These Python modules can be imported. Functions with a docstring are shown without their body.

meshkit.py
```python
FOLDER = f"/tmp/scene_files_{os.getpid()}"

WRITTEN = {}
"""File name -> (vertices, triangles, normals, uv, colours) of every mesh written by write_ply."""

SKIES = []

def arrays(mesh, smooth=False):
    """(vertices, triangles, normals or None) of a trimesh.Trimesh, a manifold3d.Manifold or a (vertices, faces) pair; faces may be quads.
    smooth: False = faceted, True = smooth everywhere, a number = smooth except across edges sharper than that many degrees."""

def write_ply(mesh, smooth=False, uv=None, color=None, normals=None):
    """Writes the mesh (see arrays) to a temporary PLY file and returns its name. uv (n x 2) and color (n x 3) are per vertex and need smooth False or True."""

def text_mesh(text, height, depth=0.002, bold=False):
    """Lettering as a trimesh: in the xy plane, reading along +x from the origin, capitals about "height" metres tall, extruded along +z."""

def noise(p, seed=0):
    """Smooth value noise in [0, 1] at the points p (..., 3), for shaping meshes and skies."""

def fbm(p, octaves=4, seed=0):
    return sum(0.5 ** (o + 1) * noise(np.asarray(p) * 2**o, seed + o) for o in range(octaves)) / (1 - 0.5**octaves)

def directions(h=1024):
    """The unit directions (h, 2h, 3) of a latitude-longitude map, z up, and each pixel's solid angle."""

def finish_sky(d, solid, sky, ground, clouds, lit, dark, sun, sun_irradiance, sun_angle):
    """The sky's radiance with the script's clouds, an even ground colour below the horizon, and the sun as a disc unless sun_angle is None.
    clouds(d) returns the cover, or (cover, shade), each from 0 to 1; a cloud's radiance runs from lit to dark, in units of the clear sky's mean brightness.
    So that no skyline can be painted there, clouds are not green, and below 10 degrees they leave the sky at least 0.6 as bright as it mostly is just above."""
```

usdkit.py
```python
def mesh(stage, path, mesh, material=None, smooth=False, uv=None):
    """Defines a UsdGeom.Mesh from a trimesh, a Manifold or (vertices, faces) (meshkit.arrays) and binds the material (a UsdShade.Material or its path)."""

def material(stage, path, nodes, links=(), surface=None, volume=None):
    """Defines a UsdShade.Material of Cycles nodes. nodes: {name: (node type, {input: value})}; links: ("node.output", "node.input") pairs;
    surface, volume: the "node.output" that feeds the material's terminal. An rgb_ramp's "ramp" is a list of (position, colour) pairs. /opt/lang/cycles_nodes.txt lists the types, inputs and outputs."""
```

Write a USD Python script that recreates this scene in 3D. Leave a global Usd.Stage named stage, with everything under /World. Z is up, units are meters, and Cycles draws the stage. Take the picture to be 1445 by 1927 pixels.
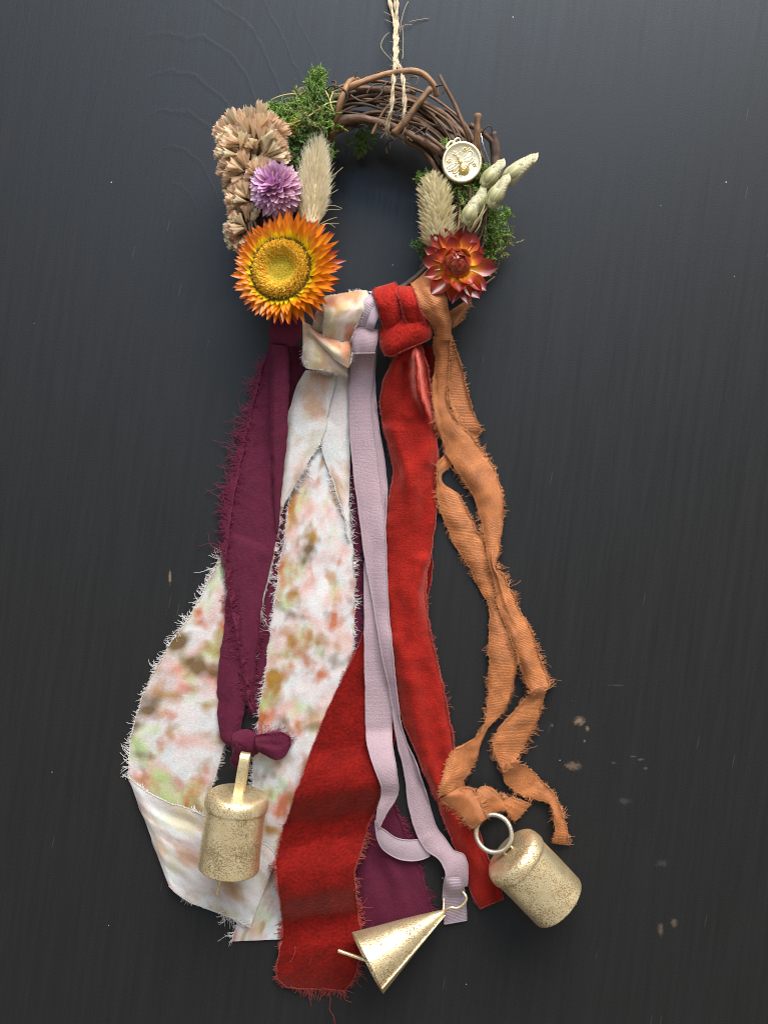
import math, numpy as np, trimesh, usdkit, meshkit
from scipy.interpolate import Akima1DInterpolator, PchipInterpolator
from scipy.ndimage import maximum_filter, gaussian_filter, map_coordinates
from pxr import Usd, UsdGeom, UsdLux, UsdShade, Sdf, Gf, Vt

stage = Usd.Stage.CreateInMemory()
UsdGeom.SetStageUpAxis(stage, UsdGeom.Tokens.z)
UsdGeom.SetStageMetersPerUnit(stage, 1.0)
UsdGeom.Xform.Define(stage, '/World')
UsdGeom.Scope.Define(stage, '/World/Looks')
# ---------------------------------------------------------------- camera, light
S = 0.00027                    # metres per layout unit (a 14 cm wreath)
H = 1600.0                     # camera height above the board, layout units
CX, CY = 722.5, 963.5          # layout point below the camera
cam = UsdGeom.Camera.Define(stage, '/World/camera')
cam.AddTranslateOp().Set(Gf.Vec3d(0, 0, H * S))
cam.CreateHorizontalApertureAttr(27.0)
cam.CreateVerticalApertureAttr(27.0 * 1024 / 767)
cam.CreateFocalLengthAttr(27.0 * H / 1445.0)
cam.CreateClippingRangeAttr(Gf.Vec2f(0.01, 50))
cam.CreateExposureAttr(0.08)

def look_matrix(pos, target, up=(0, 0, 1)):
    pos, target = np.array(pos, float), np.array(target, float)
    z = pos - target; z /= np.linalg.norm(z)
    x = np.cross(up, z); x /= np.linalg.norm(x); y = np.cross(z, x)
    return Gf.Matrix4d(*x, 0, *y, 0, *z, 0, *pos, 1)

def rect_light(name, pos, target, w, h, intensity, color):
    l = UsdLux.RectLight.Define(stage, '/World/' + name)
    l.CreateWidthAttr(w); l.CreateHeightAttr(h); l.CreateIntensityAttr(intensity)
    l.CreateColorAttr(Gf.Vec3f(*color))
    l.AddTransformOp().Set(look_matrix(pos, target))
    return l

rect_light('window_light', (0.36, 1.48, 0.92), (0, 0.0, 0), 1.6, 0.9, 18.0, (1.0, 0.965, 0.92))
rect_light('skylight', (-0.22, 0.95, 1.45), (0, 0.1, 0), 1.3, 0.7, 4.8, (0.58, 0.79, 1.0))
dome = UsdLux.DomeLight.Define(stage, '/World/room_bounce')
dome.CreateIntensityAttr(0.135)
dome.CreateColorAttr(Gf.Vec3f(1.0, 0.93, 0.85))

rng = np.random.default_rng(7)
# ---------------------------------------------------------------- helpers
def P(p):
    """layout (x right, y down as seen from above the board, height) -> board coordinates"""
    p = np.asarray(p, float)
    k = (H - p[..., 2]) / H
    return np.stack([(p[..., 0] - CX) * k, (CY - p[..., 1]) * k, p[..., 2]], -1)

def Pt(x, y, z): return P(np.array([x, y, z], float))
used = {}
def numbered(parent, name):
    k = (parent, name); n = used.get(k, 0); used[k] = n + 1
    return name if n == 0 else f'{name}_{n:03d}'

class Node:
    def __init__(s, path, off): s.path, s.off = path, np.asarray(off, float)

def meta(prim, label=None, cat=None, group=None, kind=None):
    for k, v in (('label', label), ('category', cat), ('group', group), ('kind', kind)):
        if v: prim.SetCustomDataByKey(k, v)

def thing(name, label, cat, base, group=None, kind=None):
    path = '/World/' + numbered('/World', name)
    x = UsdGeom.Xform.Define(stage, path)
    x.AddTranslateOp().Set(Gf.Vec3d(*(np.asarray(base, float) * S)))
    meta(x.GetPrim(), label, cat, group, kind or 'thing')
    return Node(path, base)

def part(parent, name, vf, mat, uv=None, smooth=True, label=None, kind=None):
    path = parent.path + '/' + numbered(parent.path, name)
    v, f = vf[0], vf[1]
    if uv is None and len(vf) > 2: uv = vf[2]
    m = usdkit.mesh(stage, path, ((np.asarray(v) - parent.off) * S, f), mat, smooth=smooth, uv=uv)
    meta(m.GetPrim(), label, None, None, kind)
    return Node(path, parent.off)

def cat(ms):
    """join (v, f, uv) pieces"""
    V, F, U, n = [], [], [], 0
    for m in ms:
        v, f = np.asarray(m[0], float), np.asarray(m[1], int)
        if f.shape[1] == 4: f = np.vstack([f[:, [0, 1, 2]], f[:, [0, 2, 3]]])
        V.append(v); F.append(f + n); U.append(m[2] if len(m) > 2 else np.zeros((len(v), 2))); n += len(v)
    return np.vstack(V), np.vstack(F), np.vstack(U)

def grid_faces(n, m):
    i, j = np.meshgrid(np.arange(n - 1), np.arange(m - 1), indexing='ij')
    a = (i * m + j).ravel()
    return np.vstack([np.stack([a, a + 1, a + m + 1], 1), np.stack([a, a + m + 1, a + m], 1)])

def curve(pts, step=4.0, n=None):
    pts = np.asarray(pts, float)
    if len(pts) == 1: return pts
    d = np.r_[0, np.cumsum(np.maximum(np.linalg.norm(np.diff(pts[:, :3], axis=0), axis=1), 1e-3))]
    n = n or max(3, int(d[-1] / step) + 1)
    t = np.linspace(0, d[-1], n)
    I = Akima1DInterpolator(d, pts, axis=0) if len(pts) > 2 else PchipInterpolator(d, pts, axis=0)
    return I(t)

def unit(a): return a / np.maximum(np.linalg.norm(a, axis=-1, keepdims=True), 1e-9)

def fibres(C, r0, r1=None, sides=3):
    """C (N, K, 3) curves -> one mesh of thin tubes; uv = (random, along)"""
    C = np.asarray(C, float); N, K, _ = C.shape
    r1 = r0 if r1 is None else r1
    T = unit(np.gradient(C, axis=1))
    ref = np.where(np.abs(T[..., 2:3]) > 0.9, [1.0, 0, 0], [0, 0, 1.0])
    A = unit(np.cross(T, ref)); B = np.cross(T, A)
    rad = np.broadcast_to(np.linspace(r0, r1, K)[None, :, None, None] if np.ndim(r0) == 0 else r0, (N, K, 1, 1))
    th = np.arange(sides) * 2 * np.pi / sides
    ring = np.cos(th)[None, None, :, None] * A[:, :, None] + np.sin(th)[None, None, :, None] * B[:, :, None]
    V = (C[:, :, None] + ring * rad).reshape(-1, 3)
    n, k, s = np.meshgrid(np.arange(N), np.arange(K - 1), np.arange(sides), indexing='ij')
    a = ((n * K + k) * sides + s).ravel(); b = ((n * K + k) * sides + (s + 1) % sides).ravel()
    F = np.vstack([np.stack([a, b, b + sides], 1), np.stack([a, b + sides, a + sides], 1)])
    r = np.random.default_rng(N).random(N)
    U = np.stack([np.broadcast_to(r[:, None, None], (N, K, sides)), np.broadcast_to(np.linspace(0, 1, K)[None, :, None], (N, K, sides))], -1).reshape(-1, 2)
    return V, F, U

def tube(path, r, sides=8, cap=True):
    """path (K, 3), r scalar or (K,)"""
    path = np.asarray(path, float); K = len(path)
    r = np.broadcast_to(r, (K,)).astype(float)
    T = unit(np.gradient(path, axis=0))
    A = np.zeros_like(T); a = np.cross(T[0], [0.3, 0.2, 1.0]); A[0] = unit(a)
    for i in range(1, K):
        a = A[i - 1] - T[i] * np.dot(A[i - 1], T[i]); A[i] = unit(a)
    B = np.cross(T, A)
    th = np.arange(sides) * 2 * np.pi / sides
    V = path[:, None] + r[:, None, None] * (np.cos(th)[None, :, None] * A[:, None] + np.sin(th)[None, :, None] * B[:, None])
    d = np.r_[0, np.cumsum(np.linalg.norm(np.diff(path, axis=0), axis=1))]
    U = np.stack([np.broadcast_to(th / 6.283, (K, sides)), np.broadcast_to(d[:, None] / 100, (K, sides))], -1).reshape(-1, 2)
    F = []
    for s in range(sides):
        a = np.arange(K - 1) * sides + s; b = np.arange(K - 1) * sides + (s + 1) % sides
        F += [np.stack([a, b, b + sides], 1), np.stack([a, b + sides, a + sides], 1)]
    V = V.reshape(-1, 3)
    if cap:
        n = len(V); V = np.vstack([V, path[:1], path[-1:]]); U = np.vstack([U, U[:1], U[-1:]])
        s = np.arange(sides)
        F += [np.stack([np.full(sides, n), (s + 1) % sides, s], 1), np.stack([np.full(sides, n + 1), (K - 1) * sides + s, (K - 1) * sides + (s + 1) % sides], 1)]
    return V, np.vstack(F), U

def frame(axis, up=(0, 0, 1)):
    """columns: local x along axis, z towards up"""
    x = unit(np.asarray(axis, float)); z = np.asarray(up, float); z = unit(z - x * np.dot(z, x))
    return np.stack([x, np.cross(z, x), z], 1)

def place(vf, R, o): return (np.asarray(vf[0]) @ R.T + o,) + tuple(vf[1:])

def petal(L, W, cup=0.2, curl=0.0, wide=0.45, point=1.0, nv=7, nu=5, twist=0.0, base=0.35, thick=0.0):
    """a petal along +x, upper side +z; uv = (across, along)"""
    t = np.linspace(0, 1, nv); u = np.linspace(-1, 1, nu)
    prof = np.where(t < wide, base + (1 - base) * np.sin(t / wide * np.pi / 2), np.maximum(1 - (np.maximum(t - wide, 0) / (1 - wide)) ** (1.0 + point), 0) ** (0.9))
    prof[-1] = 0.03
    ang = curl * t                                   # bends up with +curl
    dx = np.cos(ang); dz = np.sin(ang)
    x = np.r_[0, np.cumsum((dx[1:] + dx[:-1]) / 2 / (nv - 1))] * L
    z = np.r_[0, np.cumsum((dz[1:] + dz[:-1]) / 2 / (nv - 1))] * L
    y = u[None] * prof[:, None] * W / 2
    zz = z[:, None] + cup * (u[None] ** 2) * prof[:, None] * W / 2
    a = twist * t[:, None]
    yy = y * np.cos(a) - (zz - z[:, None]) * np.sin(a); zz2 = z[:, None] + y * np.sin(a) + (zz - z[:, None]) * np.cos(a)
    V = np.stack([np.broadcast_to(x[:, None], y.shape), yy, zz2], -1).reshape(-1, 3)
    U = np.stack(np.broadcast_arrays((u[None] + 1) / 2, t[:, None]), -1).reshape(-1, 2)
    return V, grid_faces(nv, nu), U

def revolve(prof, n=48):
    """closed profile (t along x, radius) -> mesh about x"""
    prof = np.asarray(prof, float); K = len(prof)
    th = np.arange(n) * 2 * np.pi / n
    V = np.stack([np.broadcast_to(prof[:, 0][:, None], (K, n)), prof[:, 1][:, None] * np.cos(th), prof[:, 1][:, None] * np.sin(th)], -1).reshape(-1, 3)
    F = []
    for k in range(K - 1):
        s = np.arange(n); a = k * n + s; b = k * n + (s + 1) % n
        F += [np.stack([a, a + n, b + n], 1), np.stack([a, b + n, b], 1)]
    U = np.stack([np.broadcast_to(th / 6.283, (K, n)), np.broadcast_to(np.linspace(0, 1, K)[:, None], (K, n))], -1).reshape(-1, 2)
    return V, np.vstack(F), U
# ---------------------------------------------------------------- layers of cloth
CELL = 3.0
HM = np.zeros((int(2100 / CELL), int(1500 / CELL)))           # height of what lies so far, in layout coordinates
def add_height(x, y, z):
    i = np.clip(((np.asarray(y) + 60) / CELL).astype(int), 0, HM.shape[0] - 1); j = np.clip((np.asarray(x) / CELL).astype(int), 0, HM.shape[1] - 1)
    np.maximum.at(HM, (i.ravel(), j.ravel()), np.asarray(z).ravel())

def smooth_height(dil=5, sig=2.2): return gaussian_filter(maximum_filter(HM, dil), sig)
def sample(Hs, x, y): return map_coordinates(Hs, [(np.asarray(y) + 60) / CELL - 0.5, np.asarray(x) / CELL - 0.5], order=1, mode='nearest')

def strip(rows, nu=15, step=4.0, prof='par', gap=2.0, wr=1.0, seed=0, flut=1.0, rough=0.0, lie=True, folds=(), uoff=(0, 0), register=True, dil=5, sig=2.2):
    """rows: (xl, yl, xr, yr, z, bulge) down the ribbon -> dict of layout grid points. folds: (u centre, u width, height, v0, v1)"""
    R = np.asarray(rows, float)
    m = np.c_[(R[:, :2] + R[:, 2:4]) / 2, np.zeros(len(R))]
    d = np.r_[0, np.cumsum(np.maximum(np.linalg.norm(np.diff(m, axis=0), axis=1), 1.0))]
    n = max(4, int(d[-1] / step) + 1); t = np.linspace(0, d[-1], n)
    Q = (Akima1DInterpolator(d, R, axis=0) if len(R) > 2 else PchipInterpolator(d, R, axis=0))(t)
    u = np.linspace(0, 1, nu)
    if prof in ('round', 'soft'): u = (1 - np.cos(u * np.pi)) / 2
    L, Rr = Q[:, None, :2].copy(), Q[:, None, 2:4].copy()
    if flut:
        for k, E in enumerate((L, Rr)):
            q = np.stack([t * 0.05, np.full(n, seed * 7.1 + k * 3.3), t * 0], -1)
            E[:, 0, 0] += (meshkit.fbm(q, 3, seed + k) - 0.5) * 6 * flut
            E[:, 0, 1] += (meshkit.fbm(q + 9, 3, seed + k) - 0.5) * 3 * flut
    XY = L + (Rr - L) * u[None, :, None]
    W = np.linalg.norm(Q[:, 2:4] - Q[:, :2], axis=1)
    if prof == 'round': pr = np.sqrt(np.maximum(1 - (2 * u - 1) ** 2, 0))
    elif prof == 'soft': pr = np.maximum(1 - (2 * u - 1) ** 2, 0) ** 0.72
    elif prof == 'flat': pr = 1 - np.abs(2 * u - 1) ** 6
    else: pr = 4 * u * (1 - u)
    rel = Q[:, 5:6] * pr[None]
    uu, vv = u[None] * W[:, None], t[:, None]
    Wm = max(20, W.mean())
    q = np.stack(np.broadcast_arrays(u[None] * Wm / 26 + seed * 5.3, vv / 95, np.full((n, nu), seed * 1.7)), -1)
    rel = rel + wr * (meshkit.fbm(q, 3, seed) - 0.5) * 12
    q = np.stack(np.broadcast_arrays(u[None] * Wm / 12 + vv / 30 + seed, vv / 22, np.full((n, nu), seed * 1.1)), -1)
    rel = rel + wr * (meshkit.fbm(q, 2, seed + 5) - 0.5) * 2.5
    for (uc, uw, h, v0, v1) in folds:
        tv = t / t[-1]
        env = np.clip((tv - v0) / max(0.08 * (v1 - v0), 1e-3), 0, 1) * np.clip((v1 - tv) / max(0.4 * (v1 - v0), 1e-3), 0, 1)
        uc_ = uc if np.ndim(uc) == 0 else np.interp(tv, np.linspace(v0, v1, len(uc)), uc)[:, None]
        rel = rel + h * np.exp(-((u[None] - uc_) / uw) ** 2) * env[:, None]
    under = sample(smooth_height(dil, sig), XY[..., 0], XY[..., 1]) if lie else 0
    z = np.maximum(Q[:, 4:5], under + gap) + np.maximum(rel, -1.2 if lie else -99)
    z = np.maximum(z, 1.0)
    V = np.dstack([XY, z])
    if register:
        for a in (0, 0.34, 0.67):
            for b in (0, 0.34, 0.67):
                A = V[:-1, :-1] * (1 - a) * (1 - b) + V[1:, :-1] * a * (1 - b) + V[:-1, 1:] * (1 - a) * b + V[1:, 1:] * a * b
                add_height(A[..., 0], A[..., 1], A[..., 2])
    U = np.stack(np.broadcast_arrays(((u[None] - 0.5) * Wm) / 100 + uoff[0] + 0.0 * vv, vv / 100 + uoff[1]), -1).reshape(-1, 2)
    return dict(V=V, U=U, n=n, nu=nu)

def sheet(s):
    V = P(s['V'])
    return V.reshape(-1, 3), grid_faces(s['n'], s['nu']), s['U']

def hem(s, r=1.0, sides=('l', 'r')):
    """rolled edge threads along the ribbon's sides give the cloth a thickness"""
    out = []
    for k in sides:
        E = {'l': s['V'][:, 0], 'r': s['V'][:, -1], 'e': s['V'][-1], 'b': s['V'][0]}[k]
        out.append(tube(P(E), r, 5))
    return out

def fringe(s, side, length=14, sp=2.2, r=0.43, seed=0, v0=0.0, v1=1.0, curl=0.5, lean=0.3, inset=1.5, K=6, up=0.0, clump=0.6):
    rg = np.random.default_rng(seed + 101)
    V = s['V']
    if side == 'l': E, I = V[:, 0], V[:, 2]
    elif side == 'r': E, I = V[:, -1], V[:, -3]
    elif side == 'e': E, I = V[-1], V[-3]
    else: E, I = V[0], V[2]
    d = np.r_[0, np.cumsum(np.linalg.norm(np.diff(E[:, :2], axis=0), axis=1))]
    n = max(2, int(d[-1] * (v1 - v0) / (sp * 0.68)))
    q = d[-1] * (v0 + (v1 - v0) * np.sort(rg.random(n)))
    e = np.stack([np.interp(q, d, E[:, k]) for k in range(3)], -1); i = np.stack([np.interp(q, d, I[:, k]) for k in range(3)], -1)
    out = unit(e[:, :2] - i[:, :2]); tan = np.stack([-out[:, 1], out[:, 0]], -1)
    tan *= np.sign(np.sum(tan * unit(np.stack([np.gradient(e[:, 0]), np.gradient(e[:, 1])], -1)), axis=1, keepdims=True) + 1e-6)
    nz = meshkit.fbm(np.stack([q / 18, q * 0 + seed, q * 0], -1), 2, seed)
    nl = meshkit.fbm(np.stack([q / 30, q * 0 + seed + 4, q * 0], -1), 2, seed + 3)
    ln = length * np.clip(2.1 * nl - 0.15, 0.28, 1.7) * (0.4 + 0.8 * rg.random(n)) * np.where(rg.random(n) < 0.05, 1.9, 1.0)
    ang = lean + clump * (nz - 0.5) * 3.0 + rg.normal(0, 0.28, n)
    cv = rg.normal(0, curl, n) + clump * (nz - 0.5) * 2
    C = np.zeros((n, K, 3)); p = e[:, :2] - out * inset; C[:, 0, :2] = p; C[:, 0, 2] = e[:, 2] + 0.6
    st = (ln / (K - 1))[:, None]
    zrel = rg.normal(0, 0.3, n) * length * 0.15 + up * length
    for k in range(1, K):
        a = (ang + cv * (k / (K - 1)) * 1.3 + rg.normal(0, 0.18, n))[:, None]
        p = p + st * (out * np.cos(a) + tan * np.sin(a)); C[:, k, :2] = p
        C[:, k, 2] = e[:, 2] + 0.6 + zrel * k / (K - 1)
    Hs = sample(smooth_height(3, 0.9), C[..., 0], C[..., 1])
    drop = np.linspace(0, 1, K)[None] ** 1.5
    C[..., 2] = np.maximum(C[..., 2] * (1 - drop * 0.7), np.minimum(Hs + 0.8, C[:, :1, 2] + 8))
    C[..., 2] = np.maximum(C[..., 2], 0.8)
    add_height(C[:, ::2, 0], C[:, ::2, 1], C[:, ::2, 2])
    return fibres(P(C), r, r * 0.75)
# ---------------------------------------------------------------- materials
def mat(name, nodes, links, surface='p.BSDF'):
    return usdkit.material(stage, '/World/Looks/' + name, nodes, links, surface=surface)

def simple(name, color, rough=0.6, vary=0.25, nscale=900.0, bump=0.0, bscale=2500.0, rnd=0.2, sss=0.0, **kw):
    nodes = {'g': ('geometry', {}), 'n': ('noise_texture', {'scale': nscale, 'detail': 3.0}), 'oi': ('object_info', {}),
             'r': ('rgb_ramp', {'ramp': [(0.25, tuple(c * (1 - vary) for c in color)), (0.75, tuple(min(c * (1 + vary), 1) for c in color))]}),
             'rr': ('rgb_ramp', {'ramp': [(0, (1 - rnd,) * 3), (1, (1 + rnd * 0.0,) * 3)]}),
             'mx': ('mix_color', {'blend_type': 'multiply', 'fac': 1.0}), 'p': ('principled_bsdf', {'roughness': rough, **kw})}
    links = [('g.position', 'n.vector'), ('n.fac', 'r.fac'), ('oi.random', 'rr.fac'), ('r.color', 'mx.a'), ('rr.color', 'mx.b'), ('mx.result', 'p.base_color')]
    if bump:
        nodes['bn'] = ('noise_texture', {'scale': bscale, 'detail': 4.0}); nodes['b'] = ('bump', {'strength': bump, 'distance': 0.0004})
        links += [('g.position', 'bn.vector'), ('bn.fac', 'b.height'), ('b.normal', 'p.normal')]
    return mat(name, nodes, links)

def bark(name, color):
    n = {'uv': ('uvmap', {'attribute': 'st'}), 'oi': ('object_info', {}), 'cx': ('combine_xyz', {}), 'mm': ('math', {'math_type': 'multiply', 'value2': 40.0}), 'mp': ('mapping', {'scale': (7.0, 2.6, 1.0)}), 'av': ('vector_math', {'math_type': 'add'}),
         'n': ('noise_texture', {'scale': 1.0, 'detail': 5.0, 'roughness': 0.65}), 'g': ('geometry', {}), 'n2': ('noise_texture', {'scale': 260.0, 'detail': 3.0}),
         'r': ('rgb_ramp', {'ramp': [(0.28, tuple(c * 0.35 for c in color)), (0.5, color), (0.74, tuple(min(1, c * 1.9 + 0.02) for c in color))]}),
         'r2': ('rgb_ramp', {'ramp': [(0.3, (0.55,) * 3), (0.7, (1.1,) * 3)]}), 'rr': ('rgb_ramp', {'ramp': [(0, (0.55,) * 3), (1, (1.15,) * 3)]}),
         'm1': ('mix_color', {'blend_type': 'multiply', 'fac': 1.0}), 'm2': ('mix_color', {'blend_type': 'multiply', 'fac': 1.0}), 'b': ('bump', {'strength': 0.9, 'distance': 0.0004}), 'p': ('principled_bsdf', {'roughness': 0.62, 'specular_ior_level': 0.35})}
    l = [('uv.UV', 'mp.vector'), ('oi.random', 'mm.value1'), ('mm.value', 'cx.z'), ('mp.vector', 'av.vector1'), ('cx.vector', 'av.vector2'), ('av.vector', 'n.vector'), ('g.position', 'n2.vector'), ('n.fac', 'r.fac'), ('n2.fac', 'r2.fac'), ('oi.random', 'rr.fac'),
         ('r.color', 'm1.a'), ('r2.color', 'm1.b'), ('m1.result', 'm2.a'), ('rr.color', 'm2.b'), ('m2.result', 'p.base_color'), ('n.fac', 'b.height'), ('b.normal', 'p.normal')]
    return mat(name, n, l)

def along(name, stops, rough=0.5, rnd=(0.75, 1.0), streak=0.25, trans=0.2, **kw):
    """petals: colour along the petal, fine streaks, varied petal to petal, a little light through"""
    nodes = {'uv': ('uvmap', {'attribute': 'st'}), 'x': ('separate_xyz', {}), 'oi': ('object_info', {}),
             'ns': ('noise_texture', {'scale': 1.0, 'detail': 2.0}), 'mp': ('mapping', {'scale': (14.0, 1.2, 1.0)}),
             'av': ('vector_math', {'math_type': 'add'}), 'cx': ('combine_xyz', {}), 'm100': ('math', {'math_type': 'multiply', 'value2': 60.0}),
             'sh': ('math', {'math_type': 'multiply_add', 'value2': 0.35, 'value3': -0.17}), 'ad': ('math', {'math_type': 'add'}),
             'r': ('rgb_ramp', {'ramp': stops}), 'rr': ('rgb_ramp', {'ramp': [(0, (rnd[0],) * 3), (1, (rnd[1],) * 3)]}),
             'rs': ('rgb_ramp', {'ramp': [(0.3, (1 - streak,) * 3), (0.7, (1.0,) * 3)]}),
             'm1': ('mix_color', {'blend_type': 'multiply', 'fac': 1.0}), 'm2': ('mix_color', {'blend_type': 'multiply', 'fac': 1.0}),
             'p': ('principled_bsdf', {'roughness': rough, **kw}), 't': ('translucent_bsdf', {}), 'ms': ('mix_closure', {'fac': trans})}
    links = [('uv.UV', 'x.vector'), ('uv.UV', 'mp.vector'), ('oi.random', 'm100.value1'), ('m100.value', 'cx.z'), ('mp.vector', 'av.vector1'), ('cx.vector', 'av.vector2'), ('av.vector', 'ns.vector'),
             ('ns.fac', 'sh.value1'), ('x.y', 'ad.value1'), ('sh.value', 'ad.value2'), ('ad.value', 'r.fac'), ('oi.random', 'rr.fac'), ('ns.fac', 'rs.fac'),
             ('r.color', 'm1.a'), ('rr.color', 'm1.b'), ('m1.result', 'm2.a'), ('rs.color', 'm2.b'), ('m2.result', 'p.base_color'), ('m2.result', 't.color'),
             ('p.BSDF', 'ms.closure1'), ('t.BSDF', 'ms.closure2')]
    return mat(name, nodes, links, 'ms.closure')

def cloth(name, color, rough=0.8, rib=(0, 0), weave=0.0, vary=0.12, sheen=0.0, tint=(1, 1, 1), patch=0.0, trans=0.0, spec=0.3, bump=0.5, fleck=0.15, fs=36.0, xs=None, **kw):
    """woven cloth in the ribbon's own (across, along) coordinates; rib = (threads per 100 units along, depth)"""
    nodes = {'uv': ('uvmap', {'attribute': 'st'}), 'g': ('geometry', {}),
             'n1': ('noise_texture', {'scale': 3.0, 'detail': 4.0}), 'n2': ('noise_texture', {'scale': fs, 'detail': 3.0}),
             'r1': ('rgb_ramp', {'ramp': [(0.3, tuple(c * (1 - vary - patch) for c in color)), (0.7, tuple(min(1, c * (1 + vary + patch)) for c in color))]}),
             'r2': ('rgb_ramp', {'ramp': [(0.3, (1 - fleck,) * 3), (0.7, (1.0,) * 3)]}),
             'm1': ('mix_color', {'blend_type': 'multiply', 'fac': 1.0}),
             'p': ('principled_bsdf', {'roughness': rough, 'specular_ior_level': spec, 'sheen_weight': sheen, 'sheen_roughness': 0.35, 'sheen_tint': tint, **kw}),
             'w': ('wave_texture', {'wave_type': 'bands', 'bands_direction': 'y', 'profile': 'sine', 'scale': max(rib[0], 1) * 0.314, 'distortion': 1.2, 'detail': 2.0, 'detail_scale': 2.0}),
             'hm': ('math', {'math_type': 'multiply_add', 'value2': rib[1]}), 'b': ('bump', {'strength': bump, 'distance': 0.0005})}
    links = [('uv.UV', 'n1.vector'), ('uv.UV', 'n2.vector'), ('uv.UV', 'w.vector'), ('n1.fac', 'r1.fac'), ('n2.fac', 'r2.fac'), ('r1.color', 'm1.a'), ('r2.color', 'm1.b'),
             ('w.fac', 'hm.value1'), ('n2.fac', 'hm.value3'), ('hm.value', 'b.height'), ('b.normal', 'p.normal')]
    col = 'm1.result'
    if rib[1]:
        nodes['rw'] = ('rgb_ramp', {'ramp': [(0, (1 - 0.25 * min(rib[1], 1),) * 3), (1, (1, 1, 1))]}); nodes['m3'] = ('mix_color', {'blend_type': 'multiply', 'fac': 1.0})
        links += [('w.fac', 'rw.fac'), (col, 'm3.a'), ('rw.color', 'm3.b')]; col = 'm3.result'
    links += [(col, 'p.base_color')]
    surf = 'p.BSDF'
    if xs:
        nodes['xs'] = ('sheen_bsdf', {'color': xs, 'roughness': 0.32, 'distribution': 'microfiber'}); nodes['ax'] = ('add_closure', {})
        links += [('b.normal', 'xs.normal'), ('p.BSDF', 'ax.closure1'), ('xs.BSDF', 'ax.closure2')]; surf = 'ax.closure'
    if trans:
        nodes['t'] = ('translucent_bsdf', {}); nodes['ms'] = ('mix_closure', {'fac': trans})
        links += [(col, 't.color'), ('p.BSDF', 'ms.closure1'), ('t.BSDF', 'ms.closure2')]; surf = 'ms.closure'
    return mat(name, nodes, links, surf)

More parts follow.
